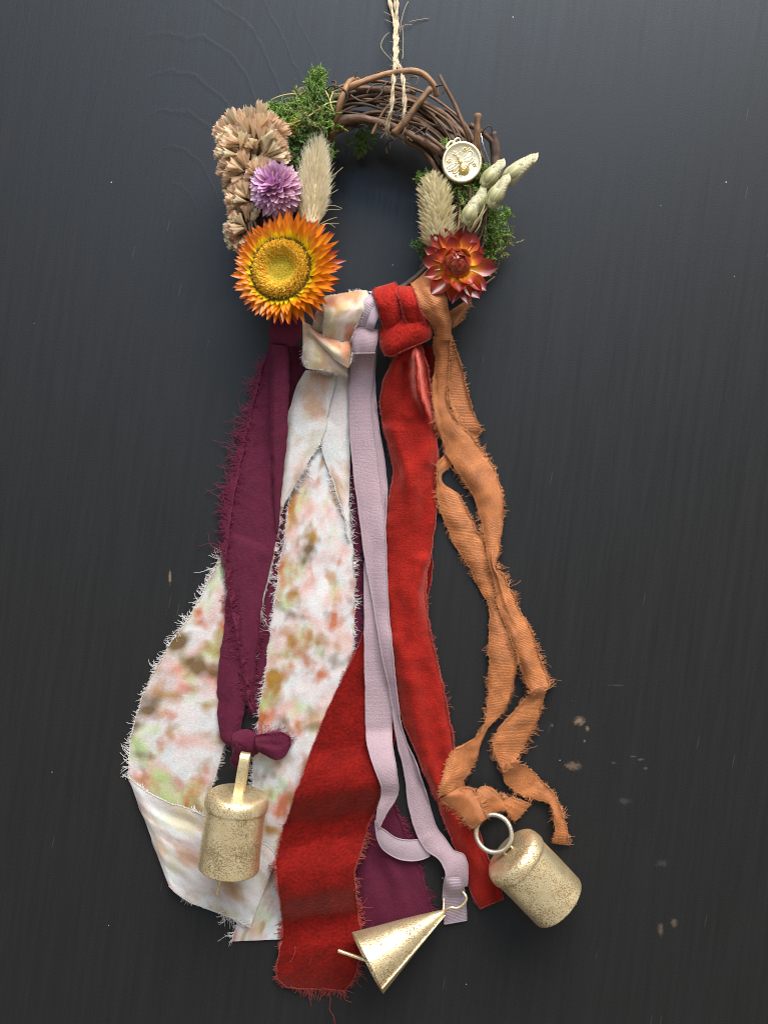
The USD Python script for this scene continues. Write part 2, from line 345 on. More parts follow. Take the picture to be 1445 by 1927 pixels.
def tie_dye(name, ground, washes, seed, grain=0.14):
    """printed chiffon: soft blots of dye over a pale ground. washes: (colour, noise scale, low, high, strength, distortion)"""
    nodes = {'uv': ('uvmap', {'attribute': 'st'}), 'g0': ('noise_texture', {'scale': 2.2, 'detail': 2.0}), 'gr': ('rgb_ramp', {'ramp': [(0.35, ground[0]), (0.65, ground[1])]}),
             'fn': ('noise_texture', {'scale': 32.0, 'detail': 3.0}), 'fr': ('rgb_ramp', {'ramp': [(0.3, (1 - grain,) * 3), (0.7, (1, 1, 1))]}), 'fm': ('mix_color', {'blend_type': 'multiply', 'fac': 1.0}),
             'b': ('bump', {'strength': 0.35, 'distance': 0.0003}), 'p': ('principled_bsdf', {'roughness': 0.75, 'specular_ior_level': 0.25, 'sheen_weight': 0.15}),
             't': ('translucent_bsdf', {}), 'ms': ('mix_closure', {'fac': 0.12})}
    links = [('uv.UV', 'g0.vector'), ('g0.fac', 'gr.fac'), ('uv.UV', 'fn.vector'), ('fn.fac', 'fr.fac')]
    col = 'gr.color'
    for k, (c, sc, lo, hi, st, ds) in enumerate(washes):
        nodes[f'm{k}'] = ('mapping', {'location': (seed * 3.7 + k * 11.3, seed * 1.9 + k * 5.1, k * 2.7), 'scale': (sc, sc * 0.66, 1.0)})
        nodes[f'n{k}'] = ('noise_texture', {'scale': 1.0, 'detail': 2.4, 'roughness': 0.52, 'distortion': ds})
        nodes[f'r{k}'] = ('rgb_ramp', {'ramp': [(lo, (0, 0, 0)), (hi, (st,) * 3)]}); nodes[f'x{k}'] = ('mix_color', {'blend_type': 'mix', 'b': c})
        links += [('uv.UV', f'm{k}.vector'), (f'm{k}.vector', f'n{k}.vector'), (f'n{k}.fac', f'r{k}.fac'), (f'r{k}.color', f'x{k}.fac'), (col, f'x{k}.a')]
        col = f'x{k}.result'
    links += [(col, 'fm.a'), ('fr.color', 'fm.b'), ('fm.result', 'p.base_color'), ('fm.result', 't.color'), ('fn.fac', 'b.height'), ('b.normal', 'p.normal'), ('p.BSDF', 'ms.closure1'), ('t.BSDF', 'ms.closure2')]
    return mat(name, nodes, links, 'ms.closure')

def gold(name, c0, c1, pit, rough=0.32, pits=0.5, pscale=1900.0):
    """gilt metal with a speckled, worn patina"""
    nodes = {'g': ('geometry', {}), 'n': ('noise_texture', {'scale': 220.0, 'detail': 3.0}), 'r': ('rgb_ramp', {'ramp': [(0.35, c0), (0.65, c1)]}),
             'v': ('noise_texture', {'scale': pscale, 'detail': 2.0, 'roughness': 0.6}), 'area': ('noise_texture', {'scale': 60.0, 'detail': 2.0}),
             'ar': ('rgb_ramp', {'ramp': [(0.32, (0, 0, 0)), (0.62, (0.17,) * 3)]}), 'sum': ('math', {'math_type': 'add'}),
             'pr': ('rgb_ramp', {'ramp': [(0.60, (0, 0, 0)), (0.69, (pits,) * 3)]}), 'mx': ('mix_color', {'blend_type': 'mix', 'b': pit}),
             'rr': ('rgb_ramp', {'ramp': [(0.0, (rough,) * 3), (1.0, (min(1, rough + 0.4),) * 3)]}),
             'b': ('bump', {'strength': 0.45, 'distance': 0.00025}), 'p': ('principled_bsdf', {'metallic': 0.88})}
    links = [('g.position', 'n.vector'), ('g.position', 'v.vector'), ('g.position', 'area.vector'), ('n.fac', 'r.fac'), ('area.fac', 'ar.fac'), ('ar.color', 'sum.value1'), ('v.fac', 'sum.value2'),
             ('sum.value', 'pr.fac'), ('r.color', 'mx.a'), ('pr.color', 'mx.fac'), ('mx.result', 'p.base_color'), ('pr.color', 'rr.fac'), ('rr.color', 'p.roughness'), ('v.fac', 'b.height'), ('b.normal', 'p.normal')]
    return mat(name, nodes, links)
# ---------------------------------------------------------------- the board
def board_material():
    n = {'g': ('geometry', {}), 'mp': ('mapping', {'scale': (1 / S, 1 / S, 1 / S)}),
         # long brush marks, leaning a little
         'rot': ('mapping', {'mapping_type': 'texture', 'rotation': (0, 0, -0.13), 'scale': (12.0, 260.0, 1)}), 'br': ('noise_texture', {'scale': 1.0, 'detail': 5.0, 'roughness': 0.65}),
         'rot2': ('mapping', {'mapping_type': 'texture', 'rotation': (0, 0, -0.17), 'scale': (3.4, 90.0, 1)}), 'br2': ('noise_texture', {'scale': 1.0, 'detail': 3.0, 'roughness': 0.6}),
         'big': ('noise_texture', {'scale': 0.004, 'detail': 4.0}), 'fine': ('noise_texture', {'scale': 0.35, 'detail': 3.0}),
         'base': ('rgb_ramp', {'ramp': [(0.15, (0.0115, 0.0106, 0.0098)), (0.85, (0.0165, 0.0152, 0.0141))]}),
         'fr': ('rgb_ramp', {'ramp': [(0.32, (0.82,) * 3), (0.68, (1.18,) * 3)]}), 'm1': ('mix_color', {'blend_type': 'multiply', 'fac': 1.0, 'use_clamp': False}),
         # cathedral grain under the paint, upper left
         'gm': ('mapping', {'location': (392, -299, 0), 'scale': (1, 0.55, 1)}), 'gs': ('vector_math', {'math_type': 'scale', 'scale': 1.0}),
         'wv': ('wave_texture', {'wave_type': 'rings', 'rings_direction': 'z', 'profile': 'saw', 'scale': 0.0078, 'distortion': 4.2, 'detail': 4.0, 'detail_scale': 1.0, 'detail_roughness': 0.6}),
         'gd': ('vector_math', {'math_type': 'distance', 'vector2': (-350, 800, 0)}), 'ga': ('rgb_ramp', {'ramp': [(0.0, (1, 1, 1)), (0.55, (0.8,) * 3), (1.0, (0, 0, 0))]}),
         'gdm': ('math', {'math_type': 'multiply', 'value2': 1 / 290.0}), 'gl': ('rgb_ramp', {'ramp': [(0.80, (0, 0, 0)), (0.92, (1, 1, 1)), (1.0, (0, 0, 0))]}), 'gw': ('math', {'math_type': 'multiply'}), 'gw2': ('math', {'math_type': 'multiply', 'value2': 0.34}),
         'h1': ('math', {'math_type': 'multiply_add', 'value2': 0.5}), 'h2': ('math', {'math_type': 'multiply_add', 'value2': 0.3}), 'h3': ('math', {'math_type': 'multiply_add', 'value2': 0.25}),
         'b': ('bump', {'strength': 0.7, 'distance': 0.00026}),
         # specks of dust and lint
         'vo': ('voronoi_texture', {'scale': 0.045, 'randomness': 1.0}), 'vs': ('separate_color', {}), 'vr': ('math', {'math_type': 'multiply', 'value2': 0.062}),
         'vl': ('math', {'math_type': 'less_than'}), 'vp': ('math', {'math_type': 'greater_than', 'value2': 0.94}), 'vm': ('math', {'math_type': 'multiply'}), 'vk': ('math', {'math_type': 'multiply'}),
         'vc': ('mix_color', {'b': (0.3, 0.3, 0.3)}),
         # fine scratches
         'scm': ('mapping', {'mapping_type': 'texture', 'rotation': (0, 0, -0.2), 'scale': (9.0, 160.0, 1)}), 'sc': ('voronoi_texture', {'scale': 1.0, 'feature': 'f1', 'randomness': 1.0}), 'scs': ('separate_color', {}),
         'scl': ('math', {'math_type': 'less_than', 'value2': 0.085}), 'scp': ('math', {'math_type': 'greater_than', 'value2': 0.86}), 'scx': ('math', {'math_type': 'multiply'}), 'scq': ('math', {'math_type': 'multiply', 'value2': 0.18}),
         'scc': ('mix_color', {'b': (0.12, 0.115, 0.11)}),
         'rgh': ('rgb_ramp', {'ramp': [(0.2, (0.41,) * 3), (0.8, (0.60,) * 3)]}), 'p': ('principled_bsdf', {'specular_ior_level': 0.235, 'specular_tint': (0.66, 0.81, 1.0)})}
    l = [('g.position', 'mp.vector')]
    for a in ('rot', 'rot2', 'gm', 'scm'): l.append(('mp.vector', a + '.vector'))
    for a in ('big', 'fine', 'vo'): l.append(('mp.vector', a + '.vector'))
    l += [('rot.vector', 'br.vector'), ('rot2.vector', 'br2.vector'), ('scm.vector', 'sc.vector'), ('br.fac', 'base.fac'), ('fine.fac', 'fr.fac'), ('base.color', 'm1.a'), ('fr.color', 'm1.b'),
          ('gm.vector', 'wv.vector'), ('mp.vector', 'gd.vector1'), ('gd.value', 'gdm.value1'), ('gdm.value', 'ga.fac'), ('wv.fac', 'gl.fac'), ('gl.color', 'gw.value1'), ('ga.color', 'gw.value2'),
          ('br.fac', 'h1.value1'), ('gw.value', 'gw2.value1'), ('gw2.value', 'h1.value3'), ('br2.fac', 'h2.value1'), ('h1.value', 'h2.value3'), ('fine.fac', 'h3.value1'), ('h2.value', 'h3.value3'), ('h3.value', 'b.height'), ('b.normal', 'p.normal'),
          ('vo.color', 'vs.color'), ('vs.r', 'vr.value1'), ('vo.distance', 'vl.value1'), ('vr.value', 'vl.value2'), ('vs.g', 'vp.value1'), ('vl.value', 'vm.value1'), ('vp.value', 'vm.value2'),
          ('vs.b', 'vk.value1'), ('vm.value', 'vk.value2'), ('vk.value', 'vc.fac'),
          ('sc.color', 'scs.color'), ('sc.distance', 'scl.value1'), ('scs.r', 'scp.value1'), ('scl.value', 'scx.value1'), ('scp.value', 'scx.value2'), ('scx.value', 'scq.value1'), ('scq.value', 'scc.fac'),
          ('m1.result', 'scc.a'), ('scc.result', 'vc.a'), ('br.fac', 'rgh.fac'), ('rgh.color', 'p.roughness')]
    col = 'vc.result'
    # worn spots where bare wood shows: x, y, rx, ry, strength
    n['sn'] = ('noise_texture', {'scale': 0.16, 'detail': 4.0, 'roughness': 0.7}); l.append(('mp.vector', 'sn.vector'))
    for k, (x, y, rx, ry, st) in enumerate([(1090, 1357, 13, 11, 0.9), (1105, 1372, 5, 6, 0.8), (1039, 1366, 4, 4, 0.5), (1078, 1442, 20, 11, 0.55), (1243, 1750, 7, 16, 0.4), (1268, 1737, 8, 12, 0.4),
                                             (320, 1086, 3.2, 17, 0.9), (1175, 1508, 16, 8, 0.10), (1205, 1430, 8, 3, 0.25), (1192, 1424, 10, 2, 0.22), (1215, 1446, 6, 3, 0.2), (1155, 1436, 7, 3, 0.15), (1245, 1625, 14, 9, 0.09), (1160, 1290, 20, 2, 0.12), (1100, 1395, 3, 3, 0.7)]):
        a = f'w{k}'
        n[a + 'm'] = ('mapping', {'location': (-(x - CX) / rx, -(CY - y) / ry, 0), 'scale': (1 / rx, 1 / ry, 0.0)})
        n[a + 'l'] = ('vector_math', {'math_type': 'length'}); n[a + 's'] = ('math', {'math_type': 'multiply_add', 'value2': -0.5}); n[a + 'r'] = ('rgb_ramp', {'ramp': [(0.05, (0, 0, 0)), (0.36, (st,) * 3)]})
        n[a + 'c'] = ('mix_color', {'b': (0.17, 0.115, 0.075) if st > 0.3 else (0.2, 0.2, 0.2)})
        l += [('mp.vector', a + 'm.vector'), (a + 'm.vector', a + 'l.vector1'), (a + 'l.value', a + 's.value1'), ('sn.fac', a + 's.value3'), (a + 's.value', a + 'r.fac'), (a + 'r.color', a + 'c.fac'), (col, a + 'c.a')]
        col = a + 'c.result'
    l.append((col, 'p.base_color'))
    return mat('black_painted_wood', n, l)
bw, bh, bt = 1500.0, 1500.0, 70.0
b = trimesh.creation.box((2 * bw, 2 * bh, bt)); b.apply_translation((0, 0, -bt / 2))
m = usdkit.mesh(stage, '/World/table_top', (b.vertices * S, b.faces), board_material())
meta(m.GetPrim(), 'black painted wooden table top with faint grain and scuffs under everything', 'table top', None, 'structure')

# ---------------------------------------------------------------- grapevine wreath
RC, RR, RT = np.array([690.0, 388.0]), 193.0, 50.0
BARK = [bark('grapevine_bark_' + k, c) for k, c in
        (('brown', (0.15, 0.075, 0.038)), ('grey_brown', (0.13, 0.085, 0.058)), ('dark', (0.075, 0.042, 0.027)), ('tan', (0.24, 0.125, 0.058)))]
wreath = thing('grapevine_wreath', 'round wreath of twisted brown grapevine twigs hanging from the twine', 'wreath', Pt(690, 590, 0))
def ring_pt(th, dr, dz):
    """th in degrees, 0 = right, 90 = top of the picture; layout coordinates"""
    a = np.radians(th); r = RR + dr
    return np.stack([RC[0] + r * np.cos(a), RC[1] - r * np.sin(a), 54 + dz + 0 * a], -1)
def vine(th0, th1, ph0, ph1, rad, r, m, wob=4, seed=0):
    rg = np.random.default_rng(seed); n = max(8, int(abs(th1 - th0) / 3))
    th = np.linspace(th0, th1, n); ph = np.radians(np.linspace(ph0, ph1, n)) + np.sin(np.linspace(0, rg.uniform(2, 6), n) + rg.uniform(0, 6)) * 0.3
    rr = rad + (meshkit.fbm(np.stack([th / 14, th * 0 + seed, th * 0], -1), 2, seed) - 0.5) * wob * 2
    p = ring_pt(th, rr * np.cos(ph), rr * np.sin(ph)); p[:, 2] = np.maximum(p[:, 2], r + 1)
    rads = r * (0.85 + 0.3 * meshkit.fbm(np.stack([th / 5, th * 0 + seed + 9, th * 0], -1), 2, seed)); rads[0] *= 0.8; rads[-1] *= 0.8
    part(wreath, 'vine', tube(P(p), rads, 7), m)
rg = np.random.default_rng(3)
for k in range(128):
    top = k < 98
    a0 = rg.uniform(8, 120) if top else rg.choice([rg.uniform(140, 200), rg.uniform(330, 375)])
    ln = rg.uniform(40, 110) if top else rg.uniform(20, 50)
    ph = rg.uniform(-20, 210) if top else rg.uniform(-40, 120)
    vine(a0, a0 + ln * rg.choice([-1, 1]), ph, ph + rg.normal(0, 70), rg.uniform(26, 47) if k % 3 else rg.uniform(8, 28), rg.choice([2.4, 3.4, 4.6, 6.2], p=[.5, .34, .15, .01]), BARK[rg.integers(4) if k % 2 else rg.integers(2)], 4, 100 + k)
def twig(pts, r, m, taper=0.75, name='vine', step=5):
    c = curve(pts, step); n = len(c); rk = np.linspace(r, r * taper, n) * 0.86 * (0.92 + 0.3 * (meshkit.fbm(np.c_[np.arange(n) * 0.45, np.full(n, r * 9.7 + pts[0][0]), np.zeros(n)], 2, 4) - 0.3))
    part(wreath, name, tube(P(c), rk, 9), m)
twig([(628, 250, 70), (640, 226, 92), (690, 224, 100), (745, 240, 104), (800, 268, 100), (850, 300, 92)], 9, BARK[0])
twig([(622, 262, 60), (632, 225, 96), (640, 195, 112), (652, 162, 106), (668, 150, 80), (680, 158, 60)], 7.5, BARK[3], 0.9)
twig([(640, 172, 96), (670, 158, 104), (715, 142, 108), (760, 133, 110), (795, 138, 108), (815, 158, 104), (821, 180, 92)], 6.5, BARK[3], 0.9)
twig([(740, 252, 108), (765, 225, 116), (790, 190, 120), (810, 166, 118)], 8, BARK[3], 0.85, 'broken_stick')
twig([(897, 292, 100), (898, 250, 118), (899, 214, 124)], 7.5, BARK[3], 0.95, 'broken_stick')
twig([(886, 268, 100), (868, 225, 116), (850, 185, 122), (838, 163, 126), (827, 141, 126)], 5.0, BARK[0], 0.7, 'broken_stick')
twig([(700, 252, 104), (762, 186, 108), (800, 200, 112), (836, 222, 110), (860, 262, 104)], 3.5, BARK[3], 0.8)
twig([(800, 252, 112), (822, 268, 112), (845, 288, 108), (858, 300, 104)], 4.0, BARK[0])
twig([(925, 250, 90), (932, 285, 84), (930, 330, 78), (922, 370, 70)], 11, BARK[2])
twig([(885, 235, 92), (912, 252, 94), (932, 275, 88), (938, 310, 78)], 6, BARK[0])
twig([(886, 552, 40), (905, 540, 52), (931, 520, 60)], 3, BARK[3], 0.7, 'broken_stick')
twig([(573, 178, 70), (566, 172, 78), (563, 195, 72), (556, 215, 60)], 9, BARK[1], 0.9, 'broken_stick')
for k, pts in enumerate([[(612, 172, 100), (630, 160, 116), (652, 172, 118), (650, 192, 112), (632, 196, 108)], [(660, 178, 110), (690, 190, 116), (715, 178, 112), (722, 160, 108), (738, 150, 104)],
                         [(690, 175, 110), (706, 158, 114), (725, 160, 112)], [(820, 162, 106), (838, 160, 112), (832, 176, 110)], [(760, 150, 104), (786, 145, 112), (782, 160, 112)],
                         [(740, 262, 90), (728, 270, 80), (727, 288, 66)], [(782, 250, 108), (806, 238, 114), (802, 246, 116)], [(625, 152, 100), (632, 154, 108), (628, 164, 112)],
                         [(707, 138, 90), (722, 134, 98), (738, 142, 104)], [(905, 250, 100), (922, 236, 104), (926, 248, 100)], [(668, 146, 100), (671, 132, 104), (670, 140, 100)]]):
    twig(pts, 1.9, BARK[2] if k % 2 else BARK[1], 0.6, 'tendril', 3)
# height of the wreath for what is laid over it
yy, xx = np.mgrid[0:900:2.0, 380:1010:2.0]
rr_ = np.hypot(xx - RC[0], yy - RC[1]) - RR
hz = np.where(np.abs(rr_) < RT, 52 + 44 * np.sqrt(np.maximum(1 - (rr_ / RT) ** 2, 0)), 0)
# ---------------------------------------------------------------- ribbons, from the lowest layer up
BURG = cloth('burgundy_chiffon', (0.102, 0.0055, 0.029), 0.85, (55, 0.35), vary=0.10, sheen=0.10, tint=(1, 0.3, 0.5), trans=0.08, fleck=0.32, fs=24.0, bump=0.8)
BURG_F = cloth('burgundy_thread', (0.15, 0.012, 0.042), 0.7, vary=0.15, sheen=0.1, tint=(1, 0.4, 0.6))
RED = cloth('red_velvet', (0.165, 0.005, 0.0034), 0.85, (23, 0.05), vary=0.12, patch=0.10, xs=(0.26, 0.045, 0.03), sheen=1.0, tint=(1, 0.34, 0.26), fleck=0.5, bump=0.8, spec=0.08, fs=20.0)
RED_1 = cloth('red_velvet_bright', (0.25, 0.0105, 0.0068), 0.85, (23, 0.06), vary=0.12, patch=0.10, xs=(0.7, 0.18, 0.14), sheen=1.0, tint=(1, 0.36, 0.28), fleck=0.38, bump=0.7, spec=0.08, fs=26.0)
RED_K = cloth('red_velvet_pile', (0.33, 0.014, 0.009), 0.85, (23, 0.06), vary=0.10, patch=0.06, xs=(0.42, 0.085, 0.065), sheen=1.0, tint=(1, 0.34, 0.26), fleck=0.5, bump=0.9, spec=0.08, fs=20.0)
RED_F = cloth('red_pile', (0.30, 0.022, 0.018), 0.7, sheen=0.6, tint=(1, 0.4, 0.35))
MAUVE = cloth('mauve_velvet', (0.345, 0.245, 0.275), 0.85, (40, 0.12), vary=0.06, sheen=0.6, tint=(1, 0.92, 1), fleck=0.25)
MAUVE_B = cloth('mauve_ribbed_back', (0.40, 0.305, 0.35), 0.6, (36, 0.55), vary=0.05, sheen=0.2, fleck=0.1)
RUST = cloth('rust_satin', (0.42, 0.146, 0.047), 0.55, (34, 0.22), vary=0.14, patch=0.20, sheen=0.8, tint=(1, 0.72, 0.5), spec=0.3, fleck=0.34, fs=34.0, bump=0.7, trans=0.06)
RUST_F = cloth('rust_thread', (0.50, 0.19, 0.068), 0.6, vary=0.2, sheen=0.3, tint=(1, 0.8, 0.6))
LILAC, ICE = (0.60, 0.53, 0.525), (0.56, 0.575, 0.58)
DYE = tie_dye('tie_dye_chiffon', (LILAC, ICE), [((0.60, 0.24, 0.17), 1.9, 0.47, 0.70, 0.85, 0.1), ((0.38, 0.50, 0.20), 2.2, 0.51, 0.69, 0.85, 0.1), ((0.42, 0.10, 0.025), 2.6, 0.53, 0.69, 0.9, 0.1),
              ((0.30, 0.15, 0.012), 2.2, 0.54, 0.69, 0.95, 0.1), ((0.12, 0.062, 0.014), 2.1, 0.575, 0.71, 0.92, 0.1)], 1, 0.22)
DYE_PALE = tie_dye('tie_dye_chiffon_pale_side', ((0.62, 0.575, 0.57), (0.60, 0.62, 0.61)), [((0.58, 0.44, 0.42), 1.6, 0.44, 0.64, 0.6, 0.2), ((0.45, 0.38, 0.14), 2.2, 0.50, 0.66, 0.5, 0.1), ((0.46, 0.22, 0.10), 2.4, 0.52, 0.66, 0.7, 0.2)], 2, 0.22)
DYE_KNOT = tie_dye('tie_dye_chiffon_peach', ((0.60, 0.47, 0.40), (0.60, 0.53, 0.33)), [((0.52, 0.17, 0.08), 2.6, 0.48, 0.62, 0.85, 0.2), ((0.40, 0.25, 0.06), 2.4, 0.56, 0.68, 0.6, 0.2)], 3, 0.2)
DYE_F = cloth('pale_thread', (0.72, 0.68, 0.66), 0.7, vary=0.2)

# burgundy chiffon
burg = thing('chiffon_ribbon', 'burgundy chiffon ribbon with frayed edges knotted under the big orange flower', 'ribbon', Pt(540, 640, 0))
tB = strip([(524, 640, 572, 655, 26, 2), (520, 720, 585, 725, 8, 2), (520, 820, 640, 830, 3, 2), (514, 920, 672, 925, 2, 2), (505, 1040, 678, 1045, 2, 2), (492, 1160, 678, 1150, 2, 2), (482, 1280, 676, 1250, 2, 2),
            (492, 1380, 690, 1360, 2, 2), (545, 1480, 722, 1460, 2, 2), (605, 1570, 748, 1530, 2, 3), (648, 1650, 778, 1600, 2, 4), (672, 1700, 795, 1650, 2, 3), (690, 1752, 812, 1716, 2, 2)], 21, seed=11, wr=0.8, rough=1)
fB = [fringe(tB, 'r', 20, 1.9, seed=1, v0=0.12, v1=0.93), fringe(tB, 'r', 14, 1.5, seed=5, v0=0.80, v1=1.0), fringe(tB, 'l', 16, 2.4, seed=2, v0=0.3, v1=0.66)]
part(burg, 'tail', cat([sheet(tB)] + hem(tB, 0.8)), BURG); part(burg, 'fringe', cat(fB), BURG_F, kind='stuff')

# tie-dye chiffon, both tails
dye = thing('chiffon_ribbon', 'wide white chiffon ribbon with brown and green tie dye blots and frayed edges', 'ribbon', Pt(620, 650, 0))
t2 = strip([(590, 800, 640, 800, 10, 2), (570, 850, 652, 850, 6, 2), (548, 920, 656, 915, 4, 2), (536, 1000, 660, 985, 3, 3), (522, 1090, 667, 1080, 3, 3), (508, 1190, 667, 1190, 3, 4), (494, 1290, 655, 1300, 3, 3), (482, 1390, 640, 1400, 3, 3),
            (473, 1480, 622, 1500, 3, 3), (467, 1580, 600, 1600, 3, 3), (460, 1670, 570, 1690, 3, 3), (434, 1772, 532, 1768, 3, 2)], 27, seed=21, wr=0.9, uoff=(0.4, 3.0))
ff = [fringe(t2, 'l', 11, 2.3, seed=11, v0=0.05), fringe(t2, 'r', 10, 2.4, seed=12, v0=0.1, v1=0.5)]
t1 = strip([(578, 700, 634, 705, 22, 6), (556, 740, 620, 760, 14, 5), (542, 790, 610, 815, 10, 4), (533, 850, 580, 868, 8, 3), (528, 905, 548, 920, 7, 2), (470, 960, 524, 985, 6, 3), (430, 1010, 512, 1060, 6, 3), (400, 1080, 496, 1130, 5, 4), (362, 1150, 484, 1190, 5, 3),
            (320, 1210, 470, 1260, 4, 4), (280, 1285, 452, 1325, 4, 4), (250, 1370, 425, 1400, 4, 5), (242, 1440, 402, 1470, 4, 4), (248, 1480, 384, 1534, 4, 3), (290, 1590, 370, 1620, 4, 1), (318, 1668, 360, 1668, 4, 0)], 25, seed=22, wr=1.0, uoff=(1.7, 0.0))
ff += [fringe(t1, 'l', 13, 2.3, seed=13, v0=0.36, v1=0.80), fringe(t1, 'r', 11, 2.2, seed=14, v0=0.12, v1=0.30), fringe(t1, 'r', 12, 2.2, seed=15, v0=0.3, v1=0.83)]
pf = strip([(243, 1464, 318, 1668, 10, 0), (262, 1480, 330, 1680, 14, 2), (310, 1507, 365, 1702, 12, 4), (384, 1535, 420, 1722, 10, 5), (450, 1570, 456, 1738, 10, 4), (500, 1590, 467, 1745, 10, 3), (522, 1612, 470, 1746, 10, 1)], 25, seed=23, wr=1.2, uoff=(3.5, 5.0))
ff += [fringe(pf, 'l', 9, 2.4, seed=16, v0=0.05, v1=0.62), fringe(pf, 'r', 17, 2.3, seed=17, v0=0.04, v1=0.98, lean=0.5)]
fl = strip([(618, 722, 655, 690, 26, 6), (612, 790, 657, 790, 14, 5), (606, 845, 657, 850, 10, 4), (628, 910, 657, 915, 9, 3), (646, 970, 656, 980, 7, 2), (655, 1015, 659, 1020, 6, 1)], 13, seed=24, wr=0.8, uoff=(6.0, 2.0))
ff += [fringe(fl, 'l', 10, 2.2, seed=18, v0=0.35)]
part(dye, 'tail', sheet(t2), DYE); part(dye, 'tail', cat([sheet(t1)] + hem(t1, 0.9)), DYE)
part(dye, 'folded_end', cat([sheet(pf)] + hem(pf, 0.9)), DYE_PALE, label='paler reverse side of the tail folded across the bottom'); part(dye, 'folded_edge', cat([sheet(fl)] + hem(fl, 0.9)), DYE_PALE)
# the upper part of the left tail shows its paler side
t1p = strip([(576, 696, 636, 700, 26, 6), (554, 740, 621, 760, 16, 5), (541, 790, 610, 815, 12, 4), (532, 850, 581, 870, 10, 3), (527, 908, 549, 922, 9, 2), (522, 950, 530, 955, 8, 1)], 15, seed=22, wr=0.8, uoff=(2.3, 7.0), gap=1.6)
ff += [fringe(t1p, 'r', 11, 2.0, seed=19, v0=0.5)]
part(dye, 'folded_edge', cat([sheet(t1p)] + hem(t1p, 0.9)), DYE_PALE)

# red velvet, the lower tail
velv = thing('velvet_ribbon', 'bright red velvet ribbon knotted on the bottom of the wreath', 'ribbon', Pt(765, 640, 0))
r2 = strip([(772, 655, 812, 650, 40, 6), (785, 720, 820, 715, 16, 5), (752, 800, 822, 800, 6, 4), (744, 900, 826, 900, 4, 4), (712, 1030, 813, 1020, 4, 4), (694, 1120, 808, 1110, 4, 4), (684, 1190, 780, 1210, 4, 5), (636, 1295, 745, 1320, 4, 5), (592, 1395, 740, 1400, 4, 6),
            (572, 1450, 724, 1440, 34, 6), (552, 1500, 718, 1478, 44, 6), (536, 1555, 706, 1524, 12, 4), (525, 1592, 692, 1560, 6, 4), (520, 1655, 668, 1636, 48, 6), (524, 1690, 669, 1670, 46, 6), (531, 1740, 674, 1722, 8, 4), (525, 1800, 680, 1775, 16, 9), (519, 1835, 672, 1825, 12, 8), (540, 1860, 650, 1866, 4, 4)], 27, seed=31, wr=1.3)
fr = [fringe(r2, 'l', 9, 1.6, r=0.55, seed=31, v0=0.72, curl=0.3), fringe(r2, 'r', 12, 1.3, r=0.55, seed=32, v0=0.66, curl=0.4), fringe(r2, 'e', 14, 1.3, r=0.55, seed=33, curl=0.5), fringe(r2, 'l', 4, 1.4, r=0.5, seed=34, v0=0.4, v1=0.74, curl=0.2)]
part(velv, 'tail', cat([sheet(r2)] + hem(r2, 0.9, ('l', 'r', 'e'))), RED)

# burgundy front tail over the tie-dye
a2 = strip([(432, 1010, 500, 1040, 14, 3), (428, 1100, 490, 1110, 12, 3), (424, 1170, 480, 1180, 12, 4), (413, 1250, 470, 1255, 12, 6), (410, 1320, 462, 1325, 12, 8), (414, 1385, 452, 1375, 14, 9), (440, 1408, 470, 1398, 22, 8)], 15, seed=12, wr=1.0)
a1 = strip([(508, 640, 546, 645, 46, 6), (486, 720, 543, 715, 26, 5), (468, 790, 540, 790, 16, 4), (452, 870, 534, 865, 14, 4), (438, 940, 527, 945, 14, 4), (428, 1010, 517, 1020, 14, 4), (424, 1065, 506, 1075, 14, 4), (432, 1130, 494, 1130, 14, 4), (446, 1200, 486, 1200, 14, 4), (458, 1270, 480, 1270, 14, 3), (472, 1340, 482, 1342, 14, 1)], 19, seed=13, wr=0.9,
           folds=[(0.72, 0.10, 5, 0.0, 0.5)])
f1 = [fringe(a1, 'l', 21, 1.1, r=0.42, seed=21, v0=0.04, v1=0.62, curl=1.3, K=8, lean=-0.2), fringe(a1, 'l', 15, 1.0, r=0.45, seed=22, v0=0.05, v1=1.0, curl=0.8, K=7), fringe(a1, 'l', 30, 1.0, r=0.45, seed=24, v0=0.30, v1=0.58, curl=1.1, K=8, lean=-0.1),
      fringe(a1, 'l', 18, 1.3, r=0.45, seed=23, v0=0.62, v1=1.0, curl=0.8, K=7, lean=-2.9, inset=0), fringe(a1, 'r', 12, 2.0, r=0.45, seed=25, v0=0.72, v1=1.0, curl=0.8)]
a0 = strip([(511, 648, 542, 650, 64, 10), (510, 720, 543, 722, 44, 9), (510, 800, 541, 800, 36, 7), (512, 870, 535, 868, 30, 5), (516, 940, 528, 940, 24, 2), (520, 1000, 522, 1000, 16, 0)], 9, seed=14, wr=0.4, prof='flat')
part(burg, 'tail', cat([sheet(a1), sheet(a2), sheet(a0)] + hem(a1, 0.8) + hem(a2, 0.8) + hem(a0, 0.8)), BURG); part(burg, 'fringe', cat(f1), BURG_F, kind='stuff')
